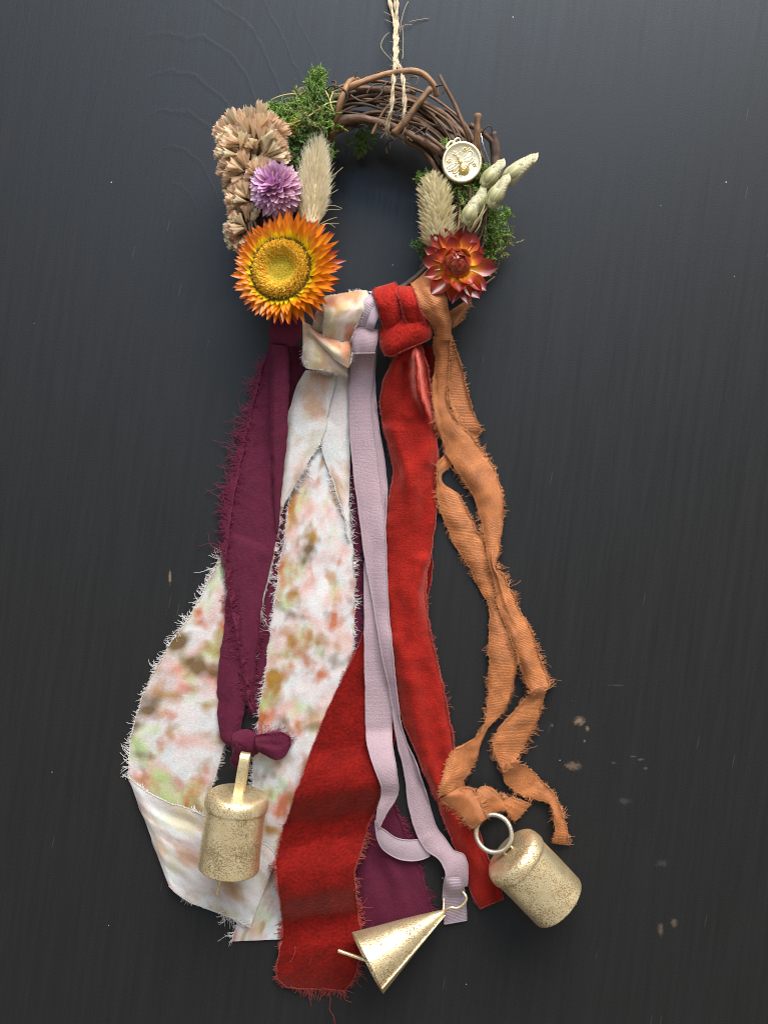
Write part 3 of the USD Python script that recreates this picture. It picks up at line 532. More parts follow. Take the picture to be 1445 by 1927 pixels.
# knot tied to the cylinder bell, with its short end
kn = strip([(438, 1382, 436, 1410, 26, 12), (452, 1374, 444, 1424, 28, 20), (470, 1374, 466, 1426, 28, 22), (484, 1382, 486, 1418, 26, 14)], 15, step=3, seed=15, prof='round', wr=1.2, flut=0.6)
ke = strip([(482, 1384, 480, 1412, 30, 8), (500, 1380, 496, 1420, 28, 10), (520, 1378, 514, 1430, 24, 8), (536, 1380, 536, 1426, 22, 6), (548, 1388, 548, 1404, 20, 2)], 13, step=3, seed=16, wr=1.6, folds=[(0.5, 0.12, -5, 0, 0.8)])
kb = strip([(446, 1400, 462, 1408, 26, 5), (438, 1418, 455, 1426, 24, 5), (434, 1438, 446, 1444, 20, 2)], 9, step=3, seed=17, wr=1.0)
f2 = [fringe(ke, 'l', 16, 1.3, seed=26, curl=1.2, K=7), fringe(ke, 'e', 7, 1.2, seed=27), fringe(kb, 'e', 14, 1.6, seed=28), fringe(kb, 'l', 14, 1.8, seed=29, curl=0.9)]
part(burg, 'bell_knot', cat([sheet(kb), sheet(ke), sheet(kn)]), BURG); part(burg, 'fringe', cat(f2), BURG_F, kind='stuff')

# red velvet, the upper tail
r1 = strip([(750, 655, 794, 650, 60, 18), (733, 690, 803, 686, 46, 22), (716, 738, 813, 742, 30, 26), (718, 790, 820, 790, 20, 27), (728, 835, 822, 835, 14, 27), (738, 880, 825, 885, 12, 27), (734, 930, 824, 935, 12, 26), (722, 980, 819, 985, 12, 26), (714, 1030, 811, 1035, 12, 24), (716, 1080, 804, 1085, 12, 24),
            (722, 1130, 803, 1135, 12, 23), (722, 1180, 808, 1180, 12, 23), (728, 1235, 820, 1230, 12, 24), (742, 1300, 834, 1295, 12, 24), (762, 1370, 848, 1360, 12, 22), (790, 1435, 856, 1410, 12, 20), (818, 1502, 872, 1475, 12, 17), (845, 1568, 893, 1540, 12, 10), (868, 1632, 915, 1605, 10, 9), (886, 1680, 936, 1650, 8, 8), (904, 1712, 948, 1692, 8, 6)], 25, seed=32, prof='soft', wr=1.6,
           folds=[((0.70, 0.74, 0.92), 0.09, 32, 0.0, 0.15), ((0.40, 0.5, 0.5), 0.12, -18, 0.02, 0.12), ((0.15, 0.5), 0.22, 13, 0.13, 0.32), ((0.85, 0.55), 0.2, -11, 0.2, 0.42), ((0.95, 0.5), 0.2, 12, 0.36, 0.52), (0.3, 0.2, 9, 0.5, 0.75), ((0.7, 0.55), 0.2, -9, 0.55, 0.85), ((0.2, 0.6), 0.2, 9, 0.72, 0.95)])
fr += [fringe(r1, 'l', 3.6, 1.1, r=0.5, seed=35, curl=0.2), fringe(r1, 'r', 3.6, 1.1, r=0.5, seed=36, curl=0.2), fringe(r1, 'r', 9, 5, r=0.45, seed=37, v0=0.45, v1=0.8), fringe(r1, 'e', 4, 1.1, r=0.5, seed=38)]
part(velv, 'tail', cat([sheet(r1)] + hem(r1, 0.9, ('l', 'r', 'e'))), RED_1)
for q in [[(618, 1868, 5), (622, 1882, 3), (620, 1900, 2), (628, 1915, 2), (629, 1940, 2)], [(606, 1862, 6), (604, 1872, 3), (602, 1886, 2)], [(655, 1640, 34), (668, 1622, 26), (680, 1608, 20)], [(575, 1838, 14), (584, 1812, 22), (588, 1790, 24), (590, 1774, 20)], [(540, 1815, 14), (550, 1806, 22), (556, 1782, 24)]]:
    fr.append(tube(P(curve(q, 3)), 0.5, 4))
part(velv, 'pile_edge', cat(fr), RED_F, kind='stuff')
# mauve narrow velvet ribbon
mauv = thing('velvet_ribbon', 'narrow mauve velvet ribbon knotted between the white and red ones', 'ribbon', Pt(687, 640, 0))
m2a = strip([(682, 655, 708, 655, 40, 2), (690, 720, 706, 720, 26, 2), (692, 800, 712, 800, 22, 2), (696, 860, 722, 860, 20, 2), (694, 930, 728, 930, 18, 2), (690, 1000, 724, 1000, 16, 2), (686, 1080, 718, 1080, 14, 2), (686, 1160, 724, 1160, 14, 2), (686, 1230, 732, 1230, 14, 2), (688, 1300, 735, 1300, 14, 2), (689, 1370, 737, 1370, 14, 2),
             (693, 1410, 738, 1405, 34, 2), (704, 1445, 743, 1435, 50, 3), (716, 1476, 748, 1470, 52, 3), (717, 1500, 746, 1500, 42, 2), (710, 1525, 727, 1532, 42, 1), (707, 1552, 713, 1560, 38, 0)], 11, seed=41, wr=0.35, flut=0.35)
m2b = strip([(706, 1545, 714, 1556, 38, 0), (710, 1580, 722, 1562, 30, 1), (724, 1602, 744, 1577, 20, 2), (750, 1617, 770, 1582, 12, 2), (785, 1620, 794, 1578, 10, 2), (808, 1612, 812, 1566, 12, 1)], 11, seed=42, wr=0.3, flut=0.3, uoff=(0, 2))
m1a = strip([(662, 655, 706, 655, 50, 4), (659, 710, 701, 710, 36, 3), (658, 760, 698, 760, 28, 3), (660, 830, 706, 830, 24, 3), (667, 900, 714, 895, 22, 3), (676, 970, 722, 965, 20, 3), (684, 1030, 726, 1025, 20, 2), (692, 1080, 728, 1080, 20, 2), (706, 1160, 732, 1160, 20, 1), (720, 1240, 740, 1240, 22, 0), (733, 1300, 746, 1300, 22, 0), (740, 1350, 752, 1350, 20, 0), (748, 1400, 764, 1395, 16, 0), (760, 1450, 784, 1440, 10, 1), (768, 1510, 804, 1500, 8, 2),
             (782, 1565, 820, 1555, 10, 2), (800, 1598, 838, 1580, 14, 3), (826, 1618, 852, 1600, 22, 3), (838, 1640, 874, 1612, 32, 3), (840, 1660, 880, 1640, 34, 2), (852, 1678, 878, 1668, 26, 1)], 11, seed=43, wr=0.35, flut=0.35)
m1b = strip([(838, 1652, 866, 1650, 10, 1), (834, 1676, 874, 1678, 12, 4), (834, 1694, 876, 1692, 10, 2), (836, 1715, 877, 1709, 6, 1), (836, 1740, 878, 1733, 4, 1)], 11, seed=44, wr=0.3, flut=0.3)
part(mauv, 'tail', cat([sheet(m2a)] + hem(m2a, 1.3)), MAUVE); part(mauv, 'curled_end', cat([sheet(m2b)] + hem(m2b, 1.2, ('l', 'r', 'e'))), MAUVE_B, label='curled end showing the ribbed underside')
part(mauv, 'tail', cat([sheet(m1a)] + hem(m1a, 1.3)), MAUVE); part(mauv, 'looped_end', cat([sheet(m1b)] + hem(m1b, 1.3, ('l', 'r', 'e'))), MAUVE_B)

# rust satin
rust = thing('satin_ribbon', 'crinkled rust coloured satin ribbon with frayed edges twisting down on the right', 'ribbon', Pt(835, 630, 0))
Rr = dict(wr=1.25, flut=1.5)
e2 = strip([(838, 632, 851, 636, 50, 2), (840, 690, 868, 686, 30, -6), (844, 740, 879, 738, 22, -7), (852, 780, 894, 778, 20, -6), (862, 806, 904, 804, 18, -3), (858, 832, 900, 822, 8, 2), (838, 850, 872, 850, 5, 3), (824, 880, 838, 884, 5, 3), (822, 908, 832, 906, 6, 3), (824, 945, 866, 935, 6, 6), (841, 992, 893, 990, 6, 8), (861, 1034, 915, 1030, 6, 7), (884, 1070, 926, 1066, 6, 6), (900, 1102, 934, 1098, 6, 4), (915, 1135, 938, 1130, 8, 4), (921, 1180, 964, 1172, 10, 8), (919, 1220, 975, 1212, 10, 9), (918, 1262, 972, 1260, 10, 8), (919, 1300, 963, 1304, 10, 6),
            (917, 1340, 945, 1342, 10, 4), (912, 1366, 920, 1368, 14, 1), (893, 1388, 903, 1402, 12, 1), (862, 1408, 896, 1428, 8, 4), (842, 1430, 885, 1447, 8, 6), (830, 1472, 872, 1470, 12, 6), (826, 1500, 864, 1488, 22, 3)], 15, seed=51, **Rr)
e1 = strip([(817, 632, 850, 634, 66, 8), (817, 680, 847, 680, 40, 8), (815, 720, 845, 725, 30, 7), (817, 780, 846, 765, 24, 6), (828, 822, 868, 800, 20, 6), (846, 862, 893, 828, 16, 7), (874, 905, 920, 865, 12, 9), (895, 950, 942, 915, 10, 8), (908, 990, 947, 975, 10, 8), (914, 1025, 941, 1025, 14, 5), (922, 1062, 936, 1062, 18, 3), (927, 1090, 948, 1082, 16, 3), (934, 1125, 963, 1112, 14, 5), (946, 1160, 980, 1148, 14, 7), (960, 1200, 999, 1186, 14, 8), (975, 1238, 1014, 1228, 14, 8), (986, 1270, 1028, 1262, 14, 8), (998, 1296, 1032, 1284, 20, 4), (1006, 1308, 1030, 1298, 26, 2)], 15, seed=52, folds=[(0.45, 0.10, 5, 0.6, 0.85)], **Rr)
e1b = strip([(1004, 1296, 1030, 1292, 22, 2), (984, 1322, 1022, 1322, 14, 6), (957, 1350, 1014, 1348, 10, 9), (934, 1378, 1000, 1378, 10, 8), (926, 1404, 987, 1404, 10, 7), (938, 1432, 974, 1426, 12, 5), (950, 1456, 960, 1446, 20, 1)], 15, seed=53, uoff=(1, 1), **Rr)
e1c = strip([(949, 1440, 962, 1434, 22, 0), (951, 1476, 984, 1440, 12, -3), (974, 1492, 1000, 1450, 8, -4), (1000, 1503, 1018, 1470, 8, 5), (1030, 1512, 1042, 1494, 12, 3), (1042, 1530, 1056, 1520, 16, 3), (1044, 1556, 1064, 1550, 14, 4), (1043, 1576, 1069, 1574, 12, 4), (1040, 1588, 1068, 1592, 8, 2)], 13, seed=54, uoff=(2, 1), **Rr)
bow = strip([(884, 1535, 900, 1545, 30, 3), (888, 1510, 915, 1538, 30, 6), (902, 1484, 934, 1530, 24, 9), (922, 1482, 950, 1524, 18, 7), (944, 1500, 955, 1528, 14, 2), (970, 1502, 962, 1540, 12, 4), (1000, 1513, 968, 1546, 10, 2)], 15, seed=55, uoff=(3, 1), **Rr)
kn2 = strip([(826, 1502, 862, 1484, 22, 3), (842, 1516, 884, 1482, 26, 9), (862, 1530, 895, 1490, 30, 10), (878, 1548, 904, 1512, 48, 10), (888, 1562, 918, 1540, 56, 8)], 15, seed=56, uoff=(4, 1), **Rr)
fu = []
for k, (s, L_) in enumerate(((e2, 8), (e1, 9), (e1b, 10), (e1c, 8), (bow, 7), (kn2, 11))):
    fu += [fringe(s, 'l', L_, 1.7, seed=60 + k, curl=0.5), fringe(s, 'r', L_ * (1.0 if k != 0 else 0.8), 1.7, seed=70 + k, curl=0.5)]
fu += [fringe(e1c, 'e', 7, 1.5, seed=81), fringe(bow, 'e', 3, 1.5, seed=82), fringe(kn2, 'e', 12, 1.3, seed=83, clump=1.0)]
part(rust, 'tail', sheet(e2), RUST); part(rust, 'tail', cat([sheet(e1), sheet(e1b), sheet(e1c)]), RUST); part(rust, 'bell_knot', cat([sheet(kn2), sheet(bow)]), RUST)
# loops over the bottom of the wreath and their knots
def over(rows, **k): return strip(rows, lie=False, **{**dict(step=3, wr=0.9, register=True), **k})
lp = over([(768, 528, 800, 508, 62, 2), (776, 540, 812, 520, 92, 4), (784, 562, 832, 542, 108, 5), (794, 585, 842, 572, 104, 6), (808, 606, 846, 600, 88, 8), (816, 624, 848, 622, 72, 9), (816, 640, 850, 640, 62, 8)], nu=15, seed=57, wr=1.6, flut=1.3)
lp2 = over([(838, 590, 880, 562, 60, 2), (846, 600, 878, 578, 74, 4), (842, 622, 858, 612, 66, 4)], nu=11, seed=58, wr=1.5, flut=1.3)
fu += [fringe(lp, 'l', 6, 1.5, seed=84, v1=0.9), fringe(lp, 'b', 6, 1.6, seed=85), fringe(lp2, 'r', 8, 1.4, seed=86), fringe(lp2, 'l', 7, 1.6, seed=87)]
part(rust, 'loop', cat([sheet(lp), sheet(lp2)]), RUST); part(rust, 'fringe', cat(fu), RUST_F, kind='stuff')

l1 = over([(716, 546, 736, 538, 56, 2), (706, 541, 744, 530, 84, 6), (702, 550, 749, 540, 98, 8), (705, 562, 752, 550, 108, 7), (712, 585, 758, 575, 106, 8), (718, 612, 764, 600, 92, 8), (730, 632, 764, 622, 76, 4)], nu=17, seed=61, prof='soft', wr=1.3)
l2 = over([(752, 546, 770, 545, 56, 2), (746, 537, 774, 538, 84, 6), (743, 545, 780, 546, 100, 8), (748, 557, 784, 556, 112, 7), (756, 580, 790, 578, 110, 8), (762, 600, 797, 596, 98, 8), (764, 622, 800, 615, 82, 6)], nu=17, seed=62, prof='soft', wr=1.3)
l3 = over([(775, 552, 786, 556, 74, 3), (780, 570, 800, 585, 84, 4), (786, 595, 808, 608, 72, 4)], nu=9, seed=63, prof='round', wr=0.5)
kr = over([(712, 634, 715, 650, 70, 3), (716, 616, 726, 668, 76, 12), (735, 603, 744, 668, 83, 18), (760, 592, 768, 657, 86, 20), (786, 585, 792, 646, 83, 18), (803, 588, 808, 637, 76, 12), (813, 602, 813, 624, 62, 3)], nu=21, seed=64, prof='soft', wr=1.1)
part(velv, 'loop', cat([sheet(l3), sheet(l1), sheet(l2)]), RED_K); part(velv, 'knot', cat([sheet(kr)] + hem(kr, 0.9)), RED_K)
part(velv, 'pile_edge', cat([fringe(s, k, 3.6, 1.1, r=0.5, seed=88 + i, curl=0.2, lean=0.1) for i, (s, k) in enumerate(((l1, 'l'), (l1, 'r'), (l2, 'l'), (l2, 'r'), (kr, 'l'), (kr, 'r')))] + [fringe(l2, 'b', 9, 3, r=0.4, seed=97)]), RED_F, kind='stuff')

ml1 = over([(684, 556, 702, 550, 78, 2), (677, 564, 708, 554, 92, 5), (674, 580, 712, 566, 100, 4), (680, 598, 710, 590, 94, 4), (684, 618, 702, 612, 80, 4)], nu=11, seed=65, wr=0.4, flut=0.4)
ml2 = over([(672, 585, 690, 570, 88, 2), (668, 600, 690, 594, 90, 4), (672, 620, 702, 616, 76, 4)], nu=11, seed=66, wr=0.4, flut=0.4)
ml3 = over([(692, 548, 712, 545, 80, 2), (704, 570, 713, 590, 100, 3), (692, 600, 706, 612, 98, 4), (686, 616, 702, 622, 86, 4)], nu=11, seed=67, wr=0.4, flut=0.4)
mk = over([(664, 614, 711, 621, 80, 6), (661, 630, 711, 634, 82, 9), (663, 648, 709, 650, 80, 9), (666, 665, 706, 664, 76, 6)], nu=19, seed=68, prof='round', wr=0.7, flut=0.5)
part(mauv, 'loop', cat([sheet(ml2), sheet(ml1), sheet(ml3)]), MAUVE_B); part(mauv, 'knot', cat([sheet(mk)] + hem(mk, 1.5, ('b', 'e'))), MAUVE)

dl0 = over([(600, 580, 640, 562, 70, 2), (590, 600, 612, 596, 74, 4), (588, 624, 606, 622, 66, 4), (592, 644, 620, 644, 56, 3)], nu=11, seed=69, wr=1)
dl = over([(632, 554, 678, 545, 66, 2), (614, 557, 690, 546, 84, 6), (606, 568, 693, 558, 96, 8), (610, 590, 686, 580, 104, 8), (608, 615, 672, 612, 92, 9), (610, 640, 660, 642, 74, 8)], nu=21, seed=70, wr=1.2, uoff=(1, 1))
dk1 = over([(569, 612, 574, 640, 66, 3), (574, 606, 571, 686, 64, 10), (590, 616, 580, 694, 66, 12), (612, 640, 612, 699, 66, 11), (636, 662, 640, 704, 60, 8), (650, 684, 652, 706, 52, 3)], nu=19, seed=71, prof='par', wr=1.0, uoff=(2, 2))
dk2 = over([(578, 612, 582, 628, 76, 2), (594, 622, 600, 646, 80, 5), (618, 634, 622, 668, 82, 9), (645, 640, 642, 686, 78, 9), (662, 640, 656, 692, 70, 6), (667, 648, 660, 686, 62, 2)], nu=17, seed=72, prof='par', wr=1.0, uoff=(3, 3))
ff += [fringe(dl0, 'r', 8, 1.8, seed=91), fringe(dl, 'l', 10, 1.8, seed=92), fringe(dl, 'r', 7, 2.0, seed=93, v0=0.55), fringe(dk1, 'r', 13, 1.7, seed=94, v0=0.05), fringe(dk2, 'e', 12, 1.4, seed=95), fringe(dl, 'b', 7, 2.0, seed=96)]
part(dye, 'loop', cat([sheet(dl0), sheet(dl)]), DYE_KNOT); part(dye, 'knot', cat([sheet(dk1), sheet(dk2)]), DYE_KNOT, label='peach stained knot'); part(dye, 'fringe', cat(ff), DYE_F, kind='stuff')

bk = over([(516, 580, 566, 580, 84, 6), (510, 605, 569, 608, 82, 12), (507, 630, 567, 632, 72, 13), (511, 648, 556, 652, 60, 8)], nu=17, seed=73, prof='round', wr=1.0)
part(burg, 'knot', sheet(bk), BURG)
add_height(xx, yy, hz)

# ---------------------------------------------------------------- hanging twine
JUTE = simple('jute_twine', (0.50, 0.385, 0.25), 0.8, 0.4, 1800.0, 0.5, 4000.0, 0.3)
twine = thing('hanging_twine', 'natural jute twine looped over the top of the wreath', 'twine', Pt(745, 250, 60))
def rope(pts, r, name, turns=0.075, plies=2, ply=0.70):
    c = curve(pts, 2.5); c = P(c); T = unit(np.gradient(c, axis=0)); A = unit(np.cross(T, [0.1, 0, 1.0])); B = np.cross(T, A)
    d = np.r_[0, np.cumsum(np.linalg.norm(np.diff(c, axis=0), axis=1))]
    ms = []
    for k in range(plies):
        a = (d * turns + k * 2 * np.pi / plies)[:, None]
        ms.append(tube(c + (A * np.cos(a) + B * np.sin(a)) * r * 0.55, r * ply * (0.9 + 0.25 * np.sin(d * 0.3 + k)), 7))
    part(twine, name, cat(ms), JUTE); return c
c1 = rope([(737, -160, 4), (741, -60, 5), (746, 30, 10), (746, 70, 30), (746, 105, 66), (745, 128, 94)], 4.4, 'cord')
c1b = rope([(728, -120, 3), (729, -20, 4), (736, 15, 7), (743, 45, 16), (743, 80, 42), (743, 112, 80), (742, 130, 98)], 3.4, 'cord')
c2 = rope([(744, 122, 92), (741, 140, 110), (739, 170, 122), (737, 200, 122), (731, 225, 116), (728, 244, 106), (730, 250, 84)], 3.5, 'strand')
c3 = rope([(749, 122, 92), (757, 140, 110), (760, 170, 122), (761, 200, 122), (759, 230, 116), (759, 250, 104), (758, 256, 84)], 3.5, 'strand')
rg = np.random.default_rng(77)
def fuzz(c, n, L, spread=1.0, bias=(0, 0, 0.2), curl=0.25, r=0.4, K=6):
    i = rg.integers(2, len(c) - 2, n); p = c[i]; T = unit(c[i + 1] - c[i - 1])
    d = unit(rg.normal(0, 1, (n, 3)) * spread + T * rg.normal(0, 1.0, (n, 1)) + np.array(bias)); C = np.zeros((n, K, 3)); C[:, 0] = p
    ln = L * (0.3 + rg.random(n) ** 2 * 1.6)
    for k in range(1, K):
        d = unit(d + rg.normal(0, curl, (n, 3))); p = p + d * (ln / (K - 1))[:, None]; C[:, k] = p
    C[..., 2] = np.maximum(C[..., 2], 0.8)
    return fibres(C, r, r * 0.6)
longf = [[(748, 125, 98), (735, 110, 60), (718, 90, 26), (722, 70, 10), (733, 60, 6)], [(752, 60, 20), (760, 20, 12), (768, 2, 4)], [(757, 110, 60), (759, 70, 20), (757, 50, 10), (775, 46, 4)], [(770, 40, 6), (788, 36, 3), (806, 34, 2)], [(757, 250, 104), (742, 262, 90), (729, 270, 70), (728, 288, 60)], [(760, 245, 112), (775, 250, 100), (780, 256, 90)],
         [(740, 30, 10), (728, 24, 5), (722, 21, 4)], [(745, 45, 14), (730, 38, 6), (724, 35, 4)], [(748, 128, 100), (765, 128, 96), (774, 126, 88)], [(742, 132, 104), (722, 136, 96), (706, 137, 90)]]
part(twine, 'loose_fibre', cat([fuzz(c1, 130, 12), fuzz(c2, 150, 10), fuzz(c3, 150, 10), fuzz(np.vstack([c2[-8:], c3[-8:]]), 60, 16)] + [tube(P(curve(q, 4)), 0.55, 4) for q in longf]), JUTE, kind='stuff')

# ---------------------------------------------------------------- moss
MOSS = [simple('moss_' + k, c, 0.75, 0.5, 700.0, 0.0, 100.0, 0.2, sheen_weight=0.2) for k, c in (('green', (0.17, 0.31, 0.025)), ('dark', (0.085, 0.18, 0.018)), ('olive', (0.21, 0.23, 0.05)), ('bright', (0.38, 0.42, 0.025)))]
def moss(label, blobs, seed, leaf=5.0, base=None):
    """blobs: (x, y, z, radius, strands, material)"""
    rg = np.random.default_rng(seed); b0 = blobs[0]
    t = thing('moss_clump', label, 'moss', Pt(b0[0], b0[1], max(b0[2] - b0[3] * 0.6, 0)))
    for mi in range(4):
        ms = []
        for (x, y, z, r, n, m, *dr) in blobs:
            if m != mi: continue
            o = P(np.c_[x + rg.normal(0, r * 0.5, n), y + rg.normal(0, r * 0.5, n), np.maximum(z + rg.normal(0, r * 0.3, n), 3)])
            d = unit(rg.normal(0, 1, (n, 3)) + np.array([0, 0, 0.35]) + (np.array([dr[0], -dr[1], 0.2]) * 2.2 if dr else 0)); K = 8; ln = rg.uniform(0.5, 1.3, n) * r * (0.9 if not dr else 1.3)
            C = np.zeros((n, K, 3)); C[:, 0] = p = o
            for k in range(1, K):
                d = unit(d + rg.normal(0, 0.33, (n, 3))); p = p + d * (ln / (K - 1))[:, None]; C[:, k] = p
            C[..., 2] = np.maximum(C[..., 2], 1.5)
            ms.append(fibres(C, 1.0, 0.6))
            # tiny pointed leaves along every strand
            nl = 11; tt = rg.random((n, nl)) * (K - 1.01); i0 = tt.astype(int); fr_ = (tt - i0)[..., None]
            idx = np.arange(n)[:, None]; q = C[idx, i0] * (1 - fr_) + C[idx, i0 + 1] * fr_; tg = unit(C[idx, i0 + 1] - C[idx, i0])
            ld = unit(tg * 0.8 + rg.normal(0, 0.75, q.shape)); sd = unit(np.cross(ld, rg.normal(0, 1, q.shape))); ll = (leaf * rg.uniform(0.6, 1.2, (n, nl)))[..., None]
            a = q - sd * ll * 0.25; b_ = q + sd * ll * 0.25; c_ = q + ld * ll; e_ = q + ld * ll * 0.5 + np.cross(ld, sd) * ll * 0.14
            V = np.stack([a, e_, b_, c_], 2).reshape(-1, 3); j = np.arange(n * nl) * 4
            ms.append((V, np.vstack([np.stack([j, j + 1, j + 3], 1), np.stack([j + 1, j + 2, j + 3], 1), np.stack([j, j + 2, j + 1], 1)]), np.zeros((len(V), 2))))
        if ms: part(t, 'sprig', cat(ms), MOSS[mi], kind='stuff')
    return t
mt = moss('bright green moss clump behind the tan statice, on the left shoulder of the wreath', [(575, 215, 96, 28, 120, 0), (540, 210, 80, 22, 70, 0), (605, 190, 96, 24, 90, 1), (610, 225, 98, 24, 90, 0), (560, 245, 90, 24, 80, 1), (550, 280, 80, 26, 90, 1), (585, 255, 88, 26, 90, 1), (520, 205, 72, 14, 40, 1), (512, 200, 70, 10, 20, 0),
      (535, 243, 96, 11, 50, 3), (557, 233, 100, 11, 50, 3), (596, 160, 100, 13, 60, 0, 0.0, -1), (597, 142, 104, 10, 60, 0, 0.1, -1), (598, 180, 100, 14, 50, 0, 0.05, -1), (560, 305, 80, 16, 50, 1), (618, 283, 70, 10, 26, 0, 1, 0), (533, 225, 84, 20, 60, 0), (560, 190, 84, 16, 40, 2, 0.4, -0.7), (580, 225, 106, 22, 50, 2), (612, 342, 50, 8, 14, 1), (600, 205, 108, 16, 40, 2)], 1)
for pts in [[(526, 233, 104), (560, 228, 112), (590, 212, 116), (612, 196, 116), (634, 191, 112)], [(612, 170, 112), (620, 186, 114), (624, 205, 112)], [(627, 172, 110), (622, 195, 114), (628, 206, 112)], [(510, 188, 76), (535, 178, 90), (556, 176, 92)]]:
    part(mt, 'straw_strand', tube(P(curve(pts, 4)), 1.1, 5), simple('straw_%d' % pts[0][0], (0.50, 0.42, 0.17), 0.6))
moss('green moss clump under the pale quaking grass on the right of the wreath', [(895, 385, 84, 28, 110, 1), (905, 420, 70, 28, 120, 1), (880, 355, 88, 24, 90, 0), (870, 375, 84, 22, 70, 2), (900, 330, 84, 18, 60, 2), (925, 440, 50, 24, 90, 0), (920, 400, 66, 20, 60, 0), (930, 465, 40, 20, 60, 2), (912, 480, 40, 18, 60, 0), (945, 452, 36, 14, 36, 2, 1, -0.1), (950, 405, 50, 10, 24, 0, 0.6, -0.8), (938, 420, 50, 12, 30, 0), (850, 345, 80, 20, 50, 1), (915, 320, 84, 14, 40, 0), (925, 500, 30, 10, 24, 2), (888, 440, 70, 22, 70, 1)], 2)
moss('small dark green moss tuft in shadow inside the top of the wreath', [(680, 265, 30, 16, 60, 1), (678, 285, 22, 12, 36, 1), (690, 250, 40, 14, 30, 1)], 3)
moss('tiny moss sprig poking out left of the cream seed head', [(792, 335, 66, 9, 26, 0), (800, 330, 70, 7, 16, 0, 0.5, -0.6), (790, 460, 50, 12, 30, 1), (795, 475, 44, 10, 26, 1)], 4)
moss('tiny moss sprig beside the gold medal ring on the twigs', [(838, 272, 104, 8, 34, 0)], 5, 3.5)

# ---------------------------------------------------------------- statice spray
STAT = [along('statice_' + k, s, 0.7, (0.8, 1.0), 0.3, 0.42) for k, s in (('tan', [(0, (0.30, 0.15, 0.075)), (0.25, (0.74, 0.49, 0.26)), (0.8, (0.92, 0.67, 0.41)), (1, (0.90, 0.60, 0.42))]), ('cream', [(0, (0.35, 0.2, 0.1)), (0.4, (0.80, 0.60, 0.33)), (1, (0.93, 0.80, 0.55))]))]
STEM = simple('dry_stem', (0.11, 0.055, 0.035), 0.75, 0.3, 900.0, 0.4)
stat = thing('statice_spray', 'tan papery dried statice spray on the left edge of the wreath', 'dried flower', Pt(465, 450, 20))
def floret(L, R, rg):
    nv, nu = 6, 22; t = np.linspace(0, 1, nv); th = np.linspace(0, 2 * np.pi, nu)
    ph = rg.uniform(0, 6); rr = R * (0.16 + 0.84 * t ** 1.3)[:, None] * (1 + 0.17 * t[:, None] ** 2 * np.cos(5 * th + ph)[None] + 0.09 * t[:, None] * np.cos(11 * th + ph)[None])
    x = L * t[:, None] + 0 * th[None] + L * 0.06 * t[:, None] ** 3 * np.cos(11 * th + 2 * ph)[None] + L * 0.05 * t[:, None] ** 3 * np.cos(5 * th)[None]
    V = np.stack([x, rr * np.cos(th)[None], rr * np.sin(th)[None] * 0.8], -1).reshape(-1, 3)
    U = np.stack(np.broadcast_arrays(th[None] / 2.0, t[:, None]), -1).reshape(-1, 2)
    return V, grid_faces(nv, nu), U
rg = np.random.default_rng(5)
for pts in [[(470, 470, 40), (474, 400, 70), (476, 330, 90), (474, 285, 100)], [(474, 400, 70), (458, 372, 84)], [(476, 340, 88), (452, 320, 96)], [(476, 320, 92), (500, 300, 100)], [(474, 300, 96), (448, 288, 104)], [(472, 440, 52), (458, 425, 64)], [(474, 290, 98), (478, 262, 104)], [(476, 345, 88), (496, 335, 98)]]:
    part(stat, 'stem', tube(P(curve(pts, 5)), 3.2, 6), STEM)
# clusters: hub, reach of the fan, angles (degrees), florets, height
for (hx, hy, rad, a0, a1, n, hz_) in [(470, 275, 62, 68, 172, 12, 96), (478, 268, 60, 8, 85, 9, 98), (472, 272, 46, 40, 178, 9, 112), (482, 268, 46, 10, 100, 7, 114), (452, 290, 42, 100, 200, 7, 104), (455, 292, 34, 70, 190, 6, 112), (496, 298, 50, -15, 85, 9, 104), (496, 298, 38, 10, 95, 6, 114), (478, 283, 16, 70, 140, 2, 118), (470, 312, 40, 30, 160, 6, 84), (478, 300, 44, 60, 130, 5, 86),
                                     (462, 325, 44, 85, 215, 9, 96), (464, 325, 34, 60, 200, 7, 106), (452, 340, 30, 180, 240, 4, 86), (490, 335, 38, 20, 140, 7, 104), (488, 335, 28, 40, 170, 5, 110), (470, 378, 42, 70, 200, 8, 88), (470, 378, 32, 50, 190, 6, 98), (455, 382, 24, 170, 220, 3, 86),
                                     (468, 428, 42, 60, 215, 9, 72), (468, 428, 32, 50, 220, 7, 82), (458, 440, 32, 190, 260, 5, 64)]:
    n = int(n * 1.9)
    for k in range(n):
        a = np.radians(a0 + (a1 - a0) * (k + 0.5) / n + rg.normal(0, 7)); el = rg.uniform(0.0, 0.55)
        L = rad * rg.uniform(0.74, 0.85); R = rg.uniform(7.0, 9.5) * (0.8 + rad / 250)
        ax = np.array([np.cos(a), np.sin(a), el]); o = Pt(hx, hy, hz_) + unit(ax) * rad * 0.18 + rg.normal(0, 3.0, 3)
        part(stat, 'floret', place(floret(L, R, rg), frame(ax, (0.1, 0, 1)), o), STAT[1 if rg.random() < 0.3 else 0])

